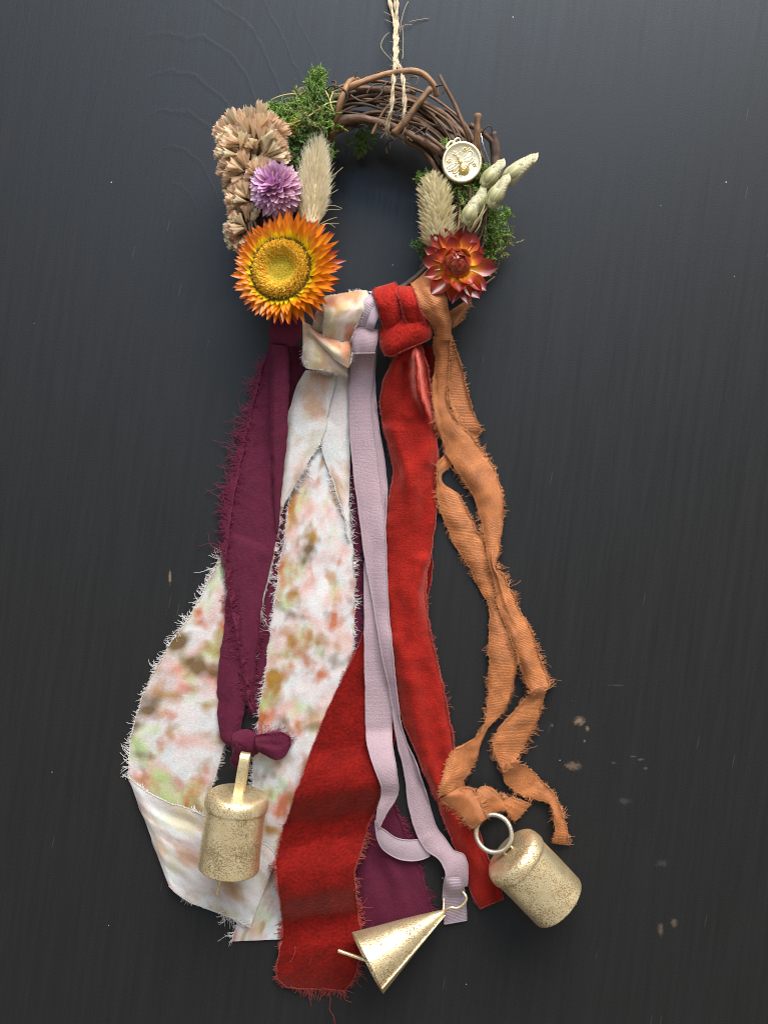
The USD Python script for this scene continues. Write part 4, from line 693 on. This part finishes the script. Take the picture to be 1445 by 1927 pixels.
# ---------------------------------------------------------------- globe amaranth
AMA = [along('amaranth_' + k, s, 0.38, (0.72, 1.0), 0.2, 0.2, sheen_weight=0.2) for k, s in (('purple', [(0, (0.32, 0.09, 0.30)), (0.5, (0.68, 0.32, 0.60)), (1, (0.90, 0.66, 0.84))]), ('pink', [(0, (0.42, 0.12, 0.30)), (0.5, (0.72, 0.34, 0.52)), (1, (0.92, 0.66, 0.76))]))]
am = thing('globe_amaranth', 'round purple globe amaranth flower head above the big orange flower', 'dried flower', Pt(520, 357, 60))
co = Pt(520, 356, 104); core = trimesh.creation.icosphere(3, 29)
part(am, 'core', (core.vertices + co, core.faces), simple('amaranth_core', (0.22, 0.05, 0.18), 0.7))
ax0 = unit(np.array([-0.15, 0.25, 1.0])); n = 330; g = np.pi * (3 - 5 ** 0.5); rg = np.random.default_rng(8); cnt = 0
for k in range(n):
    zc = 1 - 2 * (k + 0.5) / n; r = math.sqrt(1 - zc * zc); d = np.array([r * math.cos(k * g), r * math.sin(k * g), zc])
    F0 = frame(np.array([1, 0, -0.2]), ax0); d = F0 @ d
    if d[2] < -0.45: continue
    nrm = unit(d + rg.normal(0, 0.05, 3)); down = unit(nrm * np.dot(nrm, ax0) - ax0) if abs(np.dot(nrm, ax0)) < 0.99 else np.array([1.0, 0, 0])
    x = unit(nrm * rg.uniform(0.75, 1.15) + down * 0.75); pz = petal(rg.uniform(22, 29), rg.uniform(9.5, 12.5), 0.55, 0.55, 0.5, 0.8, 7, 5, rg.normal(0, 0.2), 0.5)
    up = unit(ax0 * 0.6 + nrm * 0.5)
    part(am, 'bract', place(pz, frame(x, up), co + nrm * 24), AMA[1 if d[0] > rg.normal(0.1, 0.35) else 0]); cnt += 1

# ---------------------------------------------------------------- bunny tail
BUN = along('bunny_tail_hair', [(0, (0.80, 0.63, 0.34)), (0.5, (0.94, 0.82, 0.55)), (1, (0.98, 0.93, 0.76))], 0.55, (0.9, 1.0), 0.05, 0.5)
bun = thing('bunny_tail_grass', 'soft cream bunny tail grass head standing between the moss and orange flower', 'dried grass', Pt(583, 425, 50))
A, B = Pt(584, 425, 92), Pt(596, 282, 98); axb = B - A; LB = np.linalg.norm(axb); Fb = frame(axb)
tt = np.linspace(0, 1, 24); wr_ = 20.5 * np.sin(np.clip(tt * 0.80 + 0.20, 0, 1) * np.pi) ** 0.75
part(bun, 'seed_head', tube(A + axb * tt[:, None], np.maximum(wr_, 1), 16), simple('bunny_core', (0.78, 0.65, 0.42), 0.8))
rg = np.random.default_rng(9); n = 5200; t = rg.random(n) ** 0.9; ph = rg.uniform(0, 2 * np.pi, n); w = np.interp(t, tt, wr_)
rad_ = np.stack([0 * ph, np.cos(ph), np.sin(ph)], -1); p = A + axb * t[:, None] + (rad_ @ Fb.T) * (w * 0.9)[:, None]; d = unit((np.array([1.0, 0, 0]) + rad_ * rg.uniform(0.12, 0.5, (n, 1))) @ Fb.T + rg.normal(0, 0.06, (n, 3)))
C = np.zeros((n, 6, 3)); C[:, 0] = p; ln = rg.uniform(16, 36, n)
for k in range(1, 6):
    d = unit(d + rg.normal(0, 0.05, (n, 3)) + np.array([0, 0, -0.015])); p = p + d * (ln / 5)[:, None]; C[:, k] = p
part(bun, 'soft_hair', fibres(C, 0.42, 0.16), BUN, kind='stuff')
for q in [[(600, 345, 104), (618, 335, 104), (645, 314, 96)], [(604, 372, 104), (618, 366, 100), (636, 356, 90)], [(600, 395, 100), (622, 386, 96), (644, 392, 90)], [(600, 400, 100), (620, 394, 98), (640, 394, 92)], [(598, 424, 96), (616, 414, 92), (634, 408, 86)], [(598, 428, 96), (616, 420, 92), (631, 428, 86)], [(598, 426, 96), (618, 420, 92), (638, 420, 84)], [(604, 300, 104), (612, 290, 104), (616, 284, 100)]]:
    part(bun, 'awn', tube(P(curve(q, 4)), np.linspace(0.5, 0.25, len(curve(q, 4))), 4), BUN)

# ---------------------------------------------------------------- orange strawflower
PO = along('orange_petal', [(0, (0.92, 0.62, 0.02)), (0.38, (0.94, 0.60, 0.015)), (0.62, (0.88, 0.32, 0.012)), (0.85, (0.80, 0.20, 0.01)), (1, (0.70, 0.13, 0.01))], 0.35, (0.82, 1.0), 0.22, 0.25)
PY = along('yellow_petal', [(0, (0.88, 0.62, 0.02)), (0.75, (0.95, 0.68, 0.02)), (0.9, (0.92, 0.55, 0.015)), (1, (0.85, 0.33, 0.01))], 0.35, (0.88, 1.0), 0.18, 0.25)
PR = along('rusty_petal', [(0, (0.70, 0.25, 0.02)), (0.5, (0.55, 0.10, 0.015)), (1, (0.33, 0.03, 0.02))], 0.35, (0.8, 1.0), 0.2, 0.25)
sf = thing('strawflower', 'large orange and yellow strawflower with a golden centre', 'dried flower', Pt(531, 508, 92))
nf = unit(np.array([-0.22, 0.02, 1.0])); Of = Pt(531, 508, 118); Ff = frame(np.array([1, 0, 0.22]), nf)
rg = np.random.default_rng(12)
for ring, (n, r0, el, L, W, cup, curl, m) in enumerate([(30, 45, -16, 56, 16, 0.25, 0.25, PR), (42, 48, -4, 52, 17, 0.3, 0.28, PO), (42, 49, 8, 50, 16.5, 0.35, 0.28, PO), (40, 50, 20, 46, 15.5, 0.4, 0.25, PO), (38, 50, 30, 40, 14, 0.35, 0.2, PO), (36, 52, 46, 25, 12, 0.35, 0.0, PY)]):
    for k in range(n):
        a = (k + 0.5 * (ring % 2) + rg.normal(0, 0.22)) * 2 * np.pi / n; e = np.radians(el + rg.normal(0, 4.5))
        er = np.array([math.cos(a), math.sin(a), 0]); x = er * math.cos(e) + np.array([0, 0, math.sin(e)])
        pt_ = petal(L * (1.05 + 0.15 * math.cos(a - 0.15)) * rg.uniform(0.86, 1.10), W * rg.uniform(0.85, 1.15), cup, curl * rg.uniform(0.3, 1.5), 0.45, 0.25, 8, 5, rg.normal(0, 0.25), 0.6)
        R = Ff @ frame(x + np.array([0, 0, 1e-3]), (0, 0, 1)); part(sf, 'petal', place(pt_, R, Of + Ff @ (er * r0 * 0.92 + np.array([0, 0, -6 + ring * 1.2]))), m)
ND = 1700; k = np.arange(ND); rr = 57 * np.sqrt((k + 0.5) / ND); th = k * g
hgt = 17 * np.exp(-((rr - 37) / 13) ** 2) + 4 * np.exp(-(rr / 12) ** 2)
base_r = np.linspace(0, 58, 20); bz = 17 * np.exp(-((base_r - 37) / 13) ** 2) + 4 * np.exp(-(base_r / 12) ** 2)
prof = [(0.0 + z_, r_ + 0.01) for r_, z_ in zip(base_r, bz)] + [(-14, 54), (-16, 0.01)]
dv = revolve(prof, 40); Rz = Ff @ np.stack([[0, 0, 1.0], [1.0, 0, 0], [0, 1.0, 0]], 1)
part(sf, 'disc', place(dv, Rz, Of), simple('disc_olive', (0.42, 0.31, 0.025), 0.8, 0.4, 1500))
loc = np.stack([rr * np.cos(th), rr * np.sin(th), hgt], -1)
def tufts(sel, L, r, lean, seed):
    rg = np.random.default_rng(seed); q = loc[sel] + rg.normal(0, 0.5, (sel.sum(), 3)); out = np.c_[loc[sel, :2] / np.maximum(rr[sel, None], 1), np.zeros(sel.sum())]
    d = unit(np.array([0, 0, 1.0]) + out * lean + rg.normal(0, 0.2, q.shape)); C = np.stack([q + d * L * t_ for t_ in (-0.2, 0.5, 0.85, 1.0)], 1)
    return fibres((C @ Ff.T + Of), np.array([r, r, r * 1.25, r * 0.3]).reshape(1, 4, 1, 1) * np.ones((sel.sum(), 1, 1, 1)), sides=5)
rnd_ = rg.random(ND)
part(sf, 'floret', tufts((rr > 24) & (rr < 50) & (rnd_ < 0.72), 6.5, 0.95, 0.3, 1), simple('floret_orange', (0.76, 0.40, 0.03), 0.5, 0.3, 1500), kind='stuff')
part(sf, 'floret', tufts((rr > 24) & (rr < 50) & (rnd_ >= 0.72), 7.5, 0.85, 0.3, 2), simple('floret_gold', (0.90, 0.62, 0.06), 0.5, 0.3, 1500), kind='stuff')
part(sf, 'floret', tufts((rr >= 49), 7, 1.0, 0.7, 3), simple('floret_olive', (0.16, 0.11, 0.015), 0.6, 0.6, 1800), kind='stuff', label='dark olive outer florets')
part(sf, 'floret', tufts((rr <= 24), 2.0, 1.0, 0.0, 4), simple('floret_yellow', (0.66, 0.50, 0.03), 0.5, 0.3, 1500), kind='stuff', label='yellow buds in the middle')

# ---------------------------------------------------------------- dark red strawflower
PD = along('dark_red_petal', [(0, (0.92, 0.56, 0.04)), (0.28, (0.88, 0.40, 0.03)), (0.44, (0.56, 0.11, 0.018)), (0.62, (0.36, 0.032, 0.013)), (0.86, (0.20, 0.014, 0.013)), (1, (0.08, 0.007, 0.016))], 0.25, (0.8, 1.0), 0.2, 0.22)
PI = along('inner_red_petal', [(0, (0.84, 0.36, 0.035)), (0.45, (0.72, 0.19, 0.025)), (0.75, (0.42, 0.045, 0.015)), (1, (0.10, 0.01, 0.014))], 0.22, (0.7, 1.0), 0.45, 0.2)
df = thing('strawflower', 'dark red strawflower with a half closed orange red bud in the middle', 'dried flower', Pt(862, 500, 90))
Od = Pt(862, 500, 112); kd = (H - 112) / H
tips = [(830, 430, 26), (812, 443, 25), (799, 467, 20), (795, 489, 26), (800, 520, 24), (813, 553, 32), (851, 570, 26), (879, 570, 24), (901, 560, 30), (913, 546, 26), (935, 503, 30), (906, 464, 34), (893, 440, 34), (872, 430, 36), (845, 448, 24), (862, 560, 28), (830, 540, 26), (815, 478, 26), (888, 545, 30), (912, 485, 24)]
rg = np.random.default_rng(14)
for k, (tx, ty, W) in enumerate(tips):
    tip = Pt(tx, ty, 112) - Od; tip[2] = 0; L = np.linalg.norm(tip); er = tip / L; r0 = 16; low = k < 14
    x = unit(er + np.array([0, 0, -0.05 if low else 0.28])); L2 = (L - r0) * (1.05 if low else 0.98)
    part(df, 'petal', place(petal(L2, W * kd * 1.12, 0.42, 0.32, 0.55, 0.9, 9, 7, rg.normal(0, 0.18), 0.45), frame(x, (0, 0, 1)), Od + er * r0 + np.array([0, 0, -2 if low else 6])), PD)
bc = Od + np.array([-4.0, 2.0, 2]); bud = trimesh.creation.icosphere(3, 23); bud.vertices *= (1, 1, 0.9)
part(df, 'bud_core', (bud.vertices + bc, bud.faces), simple('bud_core', (0.16, 0.018, 0.012), 0.4))
for ring, (n, th0, L, W) in enumerate([(8, 100, 34, 25), (8, 84, 33, 23), (7, 68, 29, 21), (6, 48, 23, 17), (5, 32, 17, 12)]):
    for k in range(n):
        a = (k + 0.5 * (ring % 2) + rg.normal(0, 0.12)) * 2 * np.pi / n; t0 = np.radians(th0); d = np.array([math.sin(t0) * math.cos(a), math.sin(t0) * math.sin(a), math.cos(t0)])
        up = -np.array([math.cos(t0) * math.cos(a), math.cos(t0) * math.sin(a), -math.sin(t0)])
        pt_ = petal(L * rg.uniform(0.9, 1.1), W * rg.uniform(0.85, 1.2), -0.55, -L / 23.0 * rg.uniform(0.72, 0.98), 0.5, 0.5, 8, 7, rg.normal(0, 0.22), 0.6)
        part(df, 'inner_petal', place(pt_, frame(up + d * rg.uniform(0.06, 0.24), d), bc + d * (24 + 2.8 - ring * 0.3) * np.array([1, 1, 0.92])), PI)
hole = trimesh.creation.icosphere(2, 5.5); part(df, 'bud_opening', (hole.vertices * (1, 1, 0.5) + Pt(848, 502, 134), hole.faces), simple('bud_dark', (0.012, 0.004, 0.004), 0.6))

# ---------------------------------------------------------------- canary grass head
CAN = along('canary_scale', [(0, (0.52, 0.38, 0.17)), (0.45, (0.82, 0.68, 0.37)), (1, (0.95, 0.86, 0.57))], 0.55, (0.82, 1.0), 0.3, 0.2)
cg = thing('canary_grass', 'cream bristly canary grass seed head behind the dark red flower', 'dried grass', Pt(826, 470, 70))
A, B = Pt(829, 470, 88), Pt(815, 336, 100); axc = B - A; Fc = frame(axc)
tt = np.linspace(0, 1, 24); wc = 29 * np.minimum(1, 0.78 + 0.5 * np.sin(tt * np.pi)) * np.sqrt(np.clip(1.06 - tt ** 6, 0, 1)) * np.where(tt > 0.9, 1 - (tt - 0.9) * 4, 1)
part(cg, 'spike', tube(A + axc * tt[:, None], np.maximum(wc * 0.8, 1), 14), simple('canary_core', (0.33, 0.25, 0.13), 0.8))
rg = np.random.default_rng(15); n = 420; cnt = 0
for k in range(n):
    t = (k + 0.5) / n; ph = k * g; radv = np.array([0, math.cos(ph), math.sin(ph)])
    if radv[2] < -0.45 and t < 0.93: continue
    w = float(np.interp(t, tt, wc)); o = A + axc * t * 0.93 + Fc @ (radv * w * 0.72)
    x = Fc @ unit(np.array([1.0, 0, 0]) + radv * rg.uniform(0.35, 0.62) * (1.2 - 0.4 * t) + rg.normal(0, 0.10, 3))
    part(cg, 'scale', place(petal(rg.uniform(20, 27), rg.uniform(9, 11.5), -0.75, 0.28, 0.42, 0.2, 6, 5, rg.normal(0, 0.15), 0.5), frame(x, Fc @ radv), o), CAN); cnt += 1

# ---------------------------------------------------------------- quaking grass
QUA = along('quaking_scale', [(0, (0.38, 0.36, 0.15)), (0.35, (0.62, 0.58, 0.31)), (0.8, (0.76, 0.71, 0.47)), (1, (0.62, 0.52, 0.30))], 0.5, (0.85, 1.0), 0.42, 0.25)
QST = simple('quaking_stem', (0.52, 0.42, 0.23), 0.6, 0.2)
qg = thing('quaking_grass', 'sprig of pale green quaking grass with five plump spikelets', 'dried grass', Pt(878, 440, 90))
rg = np.random.default_rng(16)
for (bx, by, tx, ty, W, z, lab) in [(906, 352, 944, 307, 42, 120, 0), (944, 342, 1004, 297, 42, 108, 0), (918, 390, 953, 336, 43, 128, 0), (898, 402, 910, 350, 34, 112, 0), (874, 424, 896, 374, 42, 134, 0)]:
    a, b_ = Pt(bx, by, z), Pt(tx, ty, z + 6); axq = b_ - a; L = np.linalg.norm(axq); Fq = frame(axq); W = W * (H - z) / H
    tt = np.linspace(0, 1, 14); core = tube(a + axq * tt[:, None], np.maximum(W * 0.40 * np.sin(np.clip(tt, 0.02, 0.98) * np.pi) ** 0.7 * (1.15 - 0.5 * tt), 0.6), 12)
    s = part(qg, 'spikelet', core, QUA)
    n = 9
    for k in range(n):
        for sd in (-1, 1):
            t = (k + (0.5 if sd > 0 else 0.0)) / n * 0.80; w = W * 0.44 * math.sin(min(max(t + 0.14, 0), 1) * math.pi) ** 0.6 * (1.12 - 0.45 * t)
            o = a + axq * t + Fq @ np.array([0, sd * w * 0.34, w * 0.42]); x = Fq @ unit(np.array([1.0, sd * 0.46 * (1 - t), 0.26]))
            part(s, 'glume', place(petal(L * 0.40, W * (0.74 - 0.30 * t), -0.62, -0.35, 0.5, 0.8, 7, 7, rg.normal(0, 0.08), 0.7), frame(x, Fq @ np.array([0, sd * 0.75, 0.8])), o), QUA)
for q in [[(878, 445, 96), (894, 420, 116), (910, 392, 122), (912, 365, 120), (908, 352, 118)], [(880, 446, 96), (902, 412, 118), (918, 388, 124)], [(884, 448, 96), (905, 415, 112), (914, 370, 112), (918, 354, 112), (932, 356, 110), (944, 344, 108)], [(876, 444, 96), (890, 425, 112), (898, 404, 112)], [(872, 444, 100), (872, 432, 120), (875, 424, 130)]]:
    part(qg, 'stem', tube(P(curve(q, 4)), 1.3, 6), QST)
# ---------------------------------------------------------------- gold medal
GM = gold('pale_gold', (0.80, 0.70, 0.46), (0.86, 0.78, 0.56), (0.45, 0.36, 0.18), 0.30, 0.15, 2600.0)
GD = gold('deep_gold', (0.72, 0.55, 0.22), (0.80, 0.63, 0.28), (0.30, 0.2, 0.06), 0.28, 0.3, 2600.0)
med = thing('medal', 'small round gold medal with a raised bee on the upper right of the wreath', 'medal', Pt(869, 306, 98))
nm = unit(np.array([0.0, -0.14, 1.0])); om = Pt(869, 305, 116); km = (H - 116) / H
bx_ = unit(np.array([1.0, -0.0, 0])); Fm = np.stack([bx_, np.cross(nm, bx_), nm], 1)
def on_medal(vf): return (np.asarray(vf[0]) @ Fm.T + om,) + tuple(vf[1:])
def coin(R, prof, n=72): v = revolve(prof, n); return (v[0][:, [1, 2, 0]],) + tuple(v[1:])
RM = 37.5 * km
part(med, 'disc', on_medal(coin(RM, [(-5, 0.01), (-5, RM - 1.2), (-4, RM), (3.2, RM), (4.4, RM - 1.2), (4.6, RM - 3), (4.2, RM - 5.2), (1.6, RM - 6.4), (1.6, 0.01)])), GM)
def ml(px, py): return np.array([(px - 869) * km, (305 - py) * km])
def bump_sphere(px, py, rx, ry, h, ang=0, m=GM, name='bee_body', parent=None):
    s = trimesh.creation.icosphere(2, 1.0); v = s.vertices * (rx, ry, h); a = np.radians(ang); v = np.stack([v[:, 0] * np.cos(a) - v[:, 1] * np.sin(a), v[:, 0] * np.sin(a) + v[:, 1] * np.cos(a), v[:, 2] + 1.6], -1)
    v[:, :2] += ml(px, py); return part(parent or med, name, on_medal((v, s.faces)), m)
bee = bump_sphere(866, 305, 5.5, 4.5, 5, -60, GD, 'bee'); abdomen = bump_sphere(873, 317, 11, 9.5, 6.5, -70, GD, 'abdomen', bee); bump_sphere(862, 297, 3.6, 3.0, 4, -60, GM, 'head', bee)
for (ox, oy) in ((-5.5, 2.5), (-2, 0.5), (1.5, -1.5), (5, -4)):
    t_ = np.linspace(-1, 1, 9); q = np.stack([873 + ox * 0.45 + t_ * 8.5 * (1 - abs(ox) * 0.03), 317 - ox * 0.9 - t_ * 3.5, 1.6 + 7.0 * np.sqrt(np.maximum(1 - t_ ** 2 * 0.9 - (ox / 14) ** 2, 0.02))], -1)
    c = np.c_[(q[:, 0] - 869) * km, (305 - q[:, 1]) * km, q[:, 2]]; part(bee, 'stripe', on_medal(tube(c, 1.0, 6)), GD)
def relief(pts, r, name, h=2.4, close=False):
    q = np.array(pts + ([pts[0]] if close else []), float); c = curve(np.c_[(q[:, 0] - 869) * km, (305 - q[:, 1]) * km, np.full(len(q), h)], 1.5); part(bee, name, on_medal(tube(c, r, 6)), GM)
for W_ in ([(867, 303), (876, 290), (885, 284), (890, 290), (886, 299), (876, 303)], [(870, 306), (882, 299), (890, 298), (888, 304), (878, 308)], [(863, 306), (852, 308), (841, 314), (842, 321), (852, 318), (862, 310)], [(865, 309), (858, 316), (852, 323), (857, 324), (864, 316)]):
    relief(W_, 1.1, 'wing_rim', 2.6, True); c_ = np.mean(W_, axis=0); relief([W_[0], tuple(c_), tuple((c_ + W_[3]) / 2)], 0.7, 'wing_vein')
    p0 = np.array(W_, float); v = np.vstack([np.c_[ml(*c_)[None], [[3.2]]], np.c_[[ml(*w) for w in p0], np.full(len(p0), 1.9)]]); nn = len(p0)
    part(bee, 'wing', on_medal((v, np.array([(0, 1 + (j + 1) % nn, 1 + j) for j in range(nn)]))), GM)
relief([(861, 296), (858, 291), (855, 290)], 0.7, 'antenna'); relief([(864, 295), (864, 289), (866, 286)], 0.7, 'antenna')
for (fx, fy) in ((856, 289), (874, 282), (845, 302), (893, 309), (857, 331), (883, 283)):
    bl = bump_sphere(fx, fy, 1.1, 1.1, 2.4, 0, GD, 'blossom')
    for j in range(5):
        a = j * 2 * math.pi / 5 + fx; bump_sphere(fx + 3.0 * math.cos(a), fy + 3.0 * math.sin(a), 1.7, 1.7, 2.0, 0, GM, 'blossom_petal', bl)
q = np.linspace(0, 2 * np.pi, 26); e = Pt(846, 275, 116); part(med, 'bail', tube(e + np.stack([9.5 * np.cos(q) * 0.9 + 2, 5.5 * np.sin(q), 0.9 * np.cos(q)], -1) @ np.array([[0.7, 0.7, 0], [-0.7, 0.7, 0], [0, 0, 1]]).astype(float), 2.4, 8), GM)
e = Pt(859, 267, 118); part(med, 'jump_ring', tube(e + np.stack([8.0 * np.cos(q), 4.0 * np.sin(q), 4.5 * np.sin(q)], -1) @ np.array([[0.75, 0.66, 0], [-0.66, 0.75, 0], [0, 0, 1]]).astype(float), 1.5, 8), GM)
part(med, 'wire_loop', tube(P(curve([(905, 248, 100), (910, 275, 104), (918, 296, 98), (924, 312, 90)], 4)), 0.9, 6), simple('silver_wire', (0.6, 0.6, 0.62), 0.25, metallic=1.0))

# ---------------------------------------------------------------- bells
GB = gold('speckled_champagne', (0.82, 0.66, 0.39), (0.93, 0.80, 0.52), (0.20, 0.135, 0.065), 0.40, 0.85, 1600.0)
GBL = gold('smooth_gilt', (0.78, 0.63, 0.36), (0.88, 0.74, 0.47), (0.22, 0.15, 0.07), 0.34, 0.55, 1900.0)
STE = gold('tarnished_ring', (0.50, 0.45, 0.37), (0.62, 0.55, 0.43), (0.16, 0.13, 0.09), 0.32, 0.5, 1500.0)
def dent(v, amp, seed, sc=0.02):
    v = np.asarray(v, float); return v + unit(v * np.array([0, 1, 1.0]) + 1e-9) * ((meshkit.fbm(v * sc + seed, 3, seed) - 0.5) * amp * 2)[:, None]
def can_bell(th, o, ax, r, L, m, seed, up=(0, 0, 1)):
    Fx = frame(ax, up)
    prof = [(0.2, 0.01), (0, r * .35), (0.5, r * 0.62), (1.5, r * 0.80), (4, r * 0.90), (8, r * 0.965), (14, r * 1.0), (21, r * 1.015), (25, r * 1.015), (27.5, r * 1.0), (28.5, r * 0.975), (30, r * 0.965), (34, r * 0.965)]
    prof += [(t, r * (0.965 + 0.0 * (t - 34) / L)) for t in np.linspace(40, L - 3, 14)] + [(L - 1, r * 0.96), (L, r * 0.945), (L - 1, r * 0.925), (L - 8, r * 0.915), (40, r * 0.89), (12, r * 0.82), (6, 0.01)]
    v = revolve(prof, 72); part(th, 'body', place((dent(v[0], 1.6, seed), v[1], v[2]), Fx, o), m); return Fx
bellL = thing('bell', 'gold cylinder bell hanging from the burgundy ribbon knot', 'bell', Pt(437, 1565, 20))
zl = 76; o = Pt(448, 1491, zl + 2); e = Pt(431, 1626, zl - 3); rl = 59 * (H - zl) / H
FL = can_bell(bellL, o, e - o, rl, 139, GB, 3)
# strap loop: a flat band bent to an arch through the top
q = np.linspace(-1, 1, 25); aw, ah = 8.4, 72
arch = np.stack([-ah * np.sqrt(np.maximum(1 - np.abs(q) ** 2.6, 0)) ** 0.9 + 2, 0 * q, 13 * np.sign(q) * np.abs(q) ** 0.8], -1)
nrmq = np.gradient(arch, axis=0); nq = unit(np.stack([-nrmq[:, 2], 0 * q, nrmq[:, 0]], -1)); wv = np.array([0, 1.0, 0])
sec = [arch + wv * aw + nq * 2.4, arch - wv * aw + nq * 2.4, arch - wv * aw - nq * 2.4, arch + wv * aw - nq * 2.4]
V = np.stack(sec, 1).reshape(-1, 3); F = []
for s in range(4):
    a = np.arange(24) * 4 + s; b = np.arange(24) * 4 + (s + 1) % 4; F += [np.stack([a, b, b + 4], 1), np.stack([a, b + 4, a + 4], 1)]
Fh = FL @ np.array([[1, 0.04, 0.02], [-0.04, 1, 0], [-0.02, 0, 1.0]])
part(bellL, 'strap_loop', (V @ Fh.T + o + np.array([2.0, 0, -2]), np.vstack(F)), GBL, smooth=40)
part(bellL, 'clapper', tube(Pt(428, 1600, zl) + np.linspace(0, 1, 6)[:, None] * (Pt(409, 1682, 60) - Pt(428, 1600, zl)), 3.2, 8), GBL)

bellR = thing('bell', 'tilted gold cylinder bell hanging from the rust ribbon by a round ring', 'bell', Pt(1005, 1650, 0))
zr = 64; o = Pt(957, 1602, zr + 4); e = Pt(1052, 1700, zr - 3); rr_b = 60.5 * (H - zr) / H
can_bell(bellR, o, e - o, rr_b, 131, GB, 9)
q = np.linspace(0, 2 * np.pi, 49)[:-1]; Rr_ = 32.0; rc = Pt(929, 1569, 60); axr = unit(o - e)
ux, uz = unit(np.array([axr[0], axr[1], 0])), np.array([0.16, 0.12, 1.0]); ux = unit(ux + np.array([0, 0, -0.42])); uy = unit(np.cross([0, 0, 1.0], ux))
cr = rc + Rr_ * (np.cos(q)[:, None] * ux + np.sin(q)[:, None] * uy); cr = np.vstack([cr, cr[:2]]); part(bellR, 'ring', tube(cr, 4.3, 12, cap=False), STE)
part(bellR, 'staple', tube(np.array([o + axr * t_ + uy * s_ for t_, s_ in ((-2, 9), (5, 8), (7, 0), (5, -8), (-2, -9))]), 3.0, 8), GBL)

bellC = thing('bell', 'gold cone bell lying on its side at the end of the mauve ribbon', 'bell', Pt(745, 1780, 0))
tip = Pt(836, 1716, 22); rc_ = 57.0; bc_ = Pt(691, 1812, 70); axc = bc_ - tip; Lc = np.linalg.norm(axc); Fc_ = frame(axc)
prof = [(0, 0.01), (0, 4.5)] + [(t * Lc, 5 + (rc_ - 5) * t ** 0.97) for t in np.linspace(0.04, 0.99, 18)] + [(Lc, rc_), (Lc + 0.6, rc_ - 1.2), (Lc, rc_ - 2.6), (Lc * 0.5, rc_ * 0.42), (20, 0.01)]
v = revolve(prof, 64); part(bellC, 'cone', place((dent(v[0], 1.8, 5, 0.025), v[1], v[2]), Fc_, tip), GB)
# folded seam along the upper edge
ts = np.linspace(0.02, 1.0, 22); sa = math.radians(-58)
for k in range(1):
    rad_s = 5 + (rc_ - 5) * ts ** 0.97 + 0.9; c = np.stack([ts * Lc, rad_s * math.cos(sa), rad_s * -math.sin(sa)], -1) @ Fc_.T + tip
    part(bellC, 'seam', tube(c, np.linspace(1.6, 2.6, 22), 7), GBL)
part(bellC, 'clapper', tube(bc_ + np.array([12, -4, -6.0]) + np.linspace(0, 1, 8)[:, None] * (Pt(636, 1790, 62) - bc_ - np.array([12, -4, -6.0])), 3.3, 8), GBL)
part(bellC, 'wire_loop', tube(P(curve([(832, 1719, 22), (846, 1709, 26), (862, 1709, 28), (874, 1700, 28), (877, 1688, 26), (870, 1678, 20), (858, 1674, 4), (842, 1680, 3), (835, 1692, 8), (835, 1706, 18), (834, 1716, 22)], 2.5)), 2.6, 8), GBL)
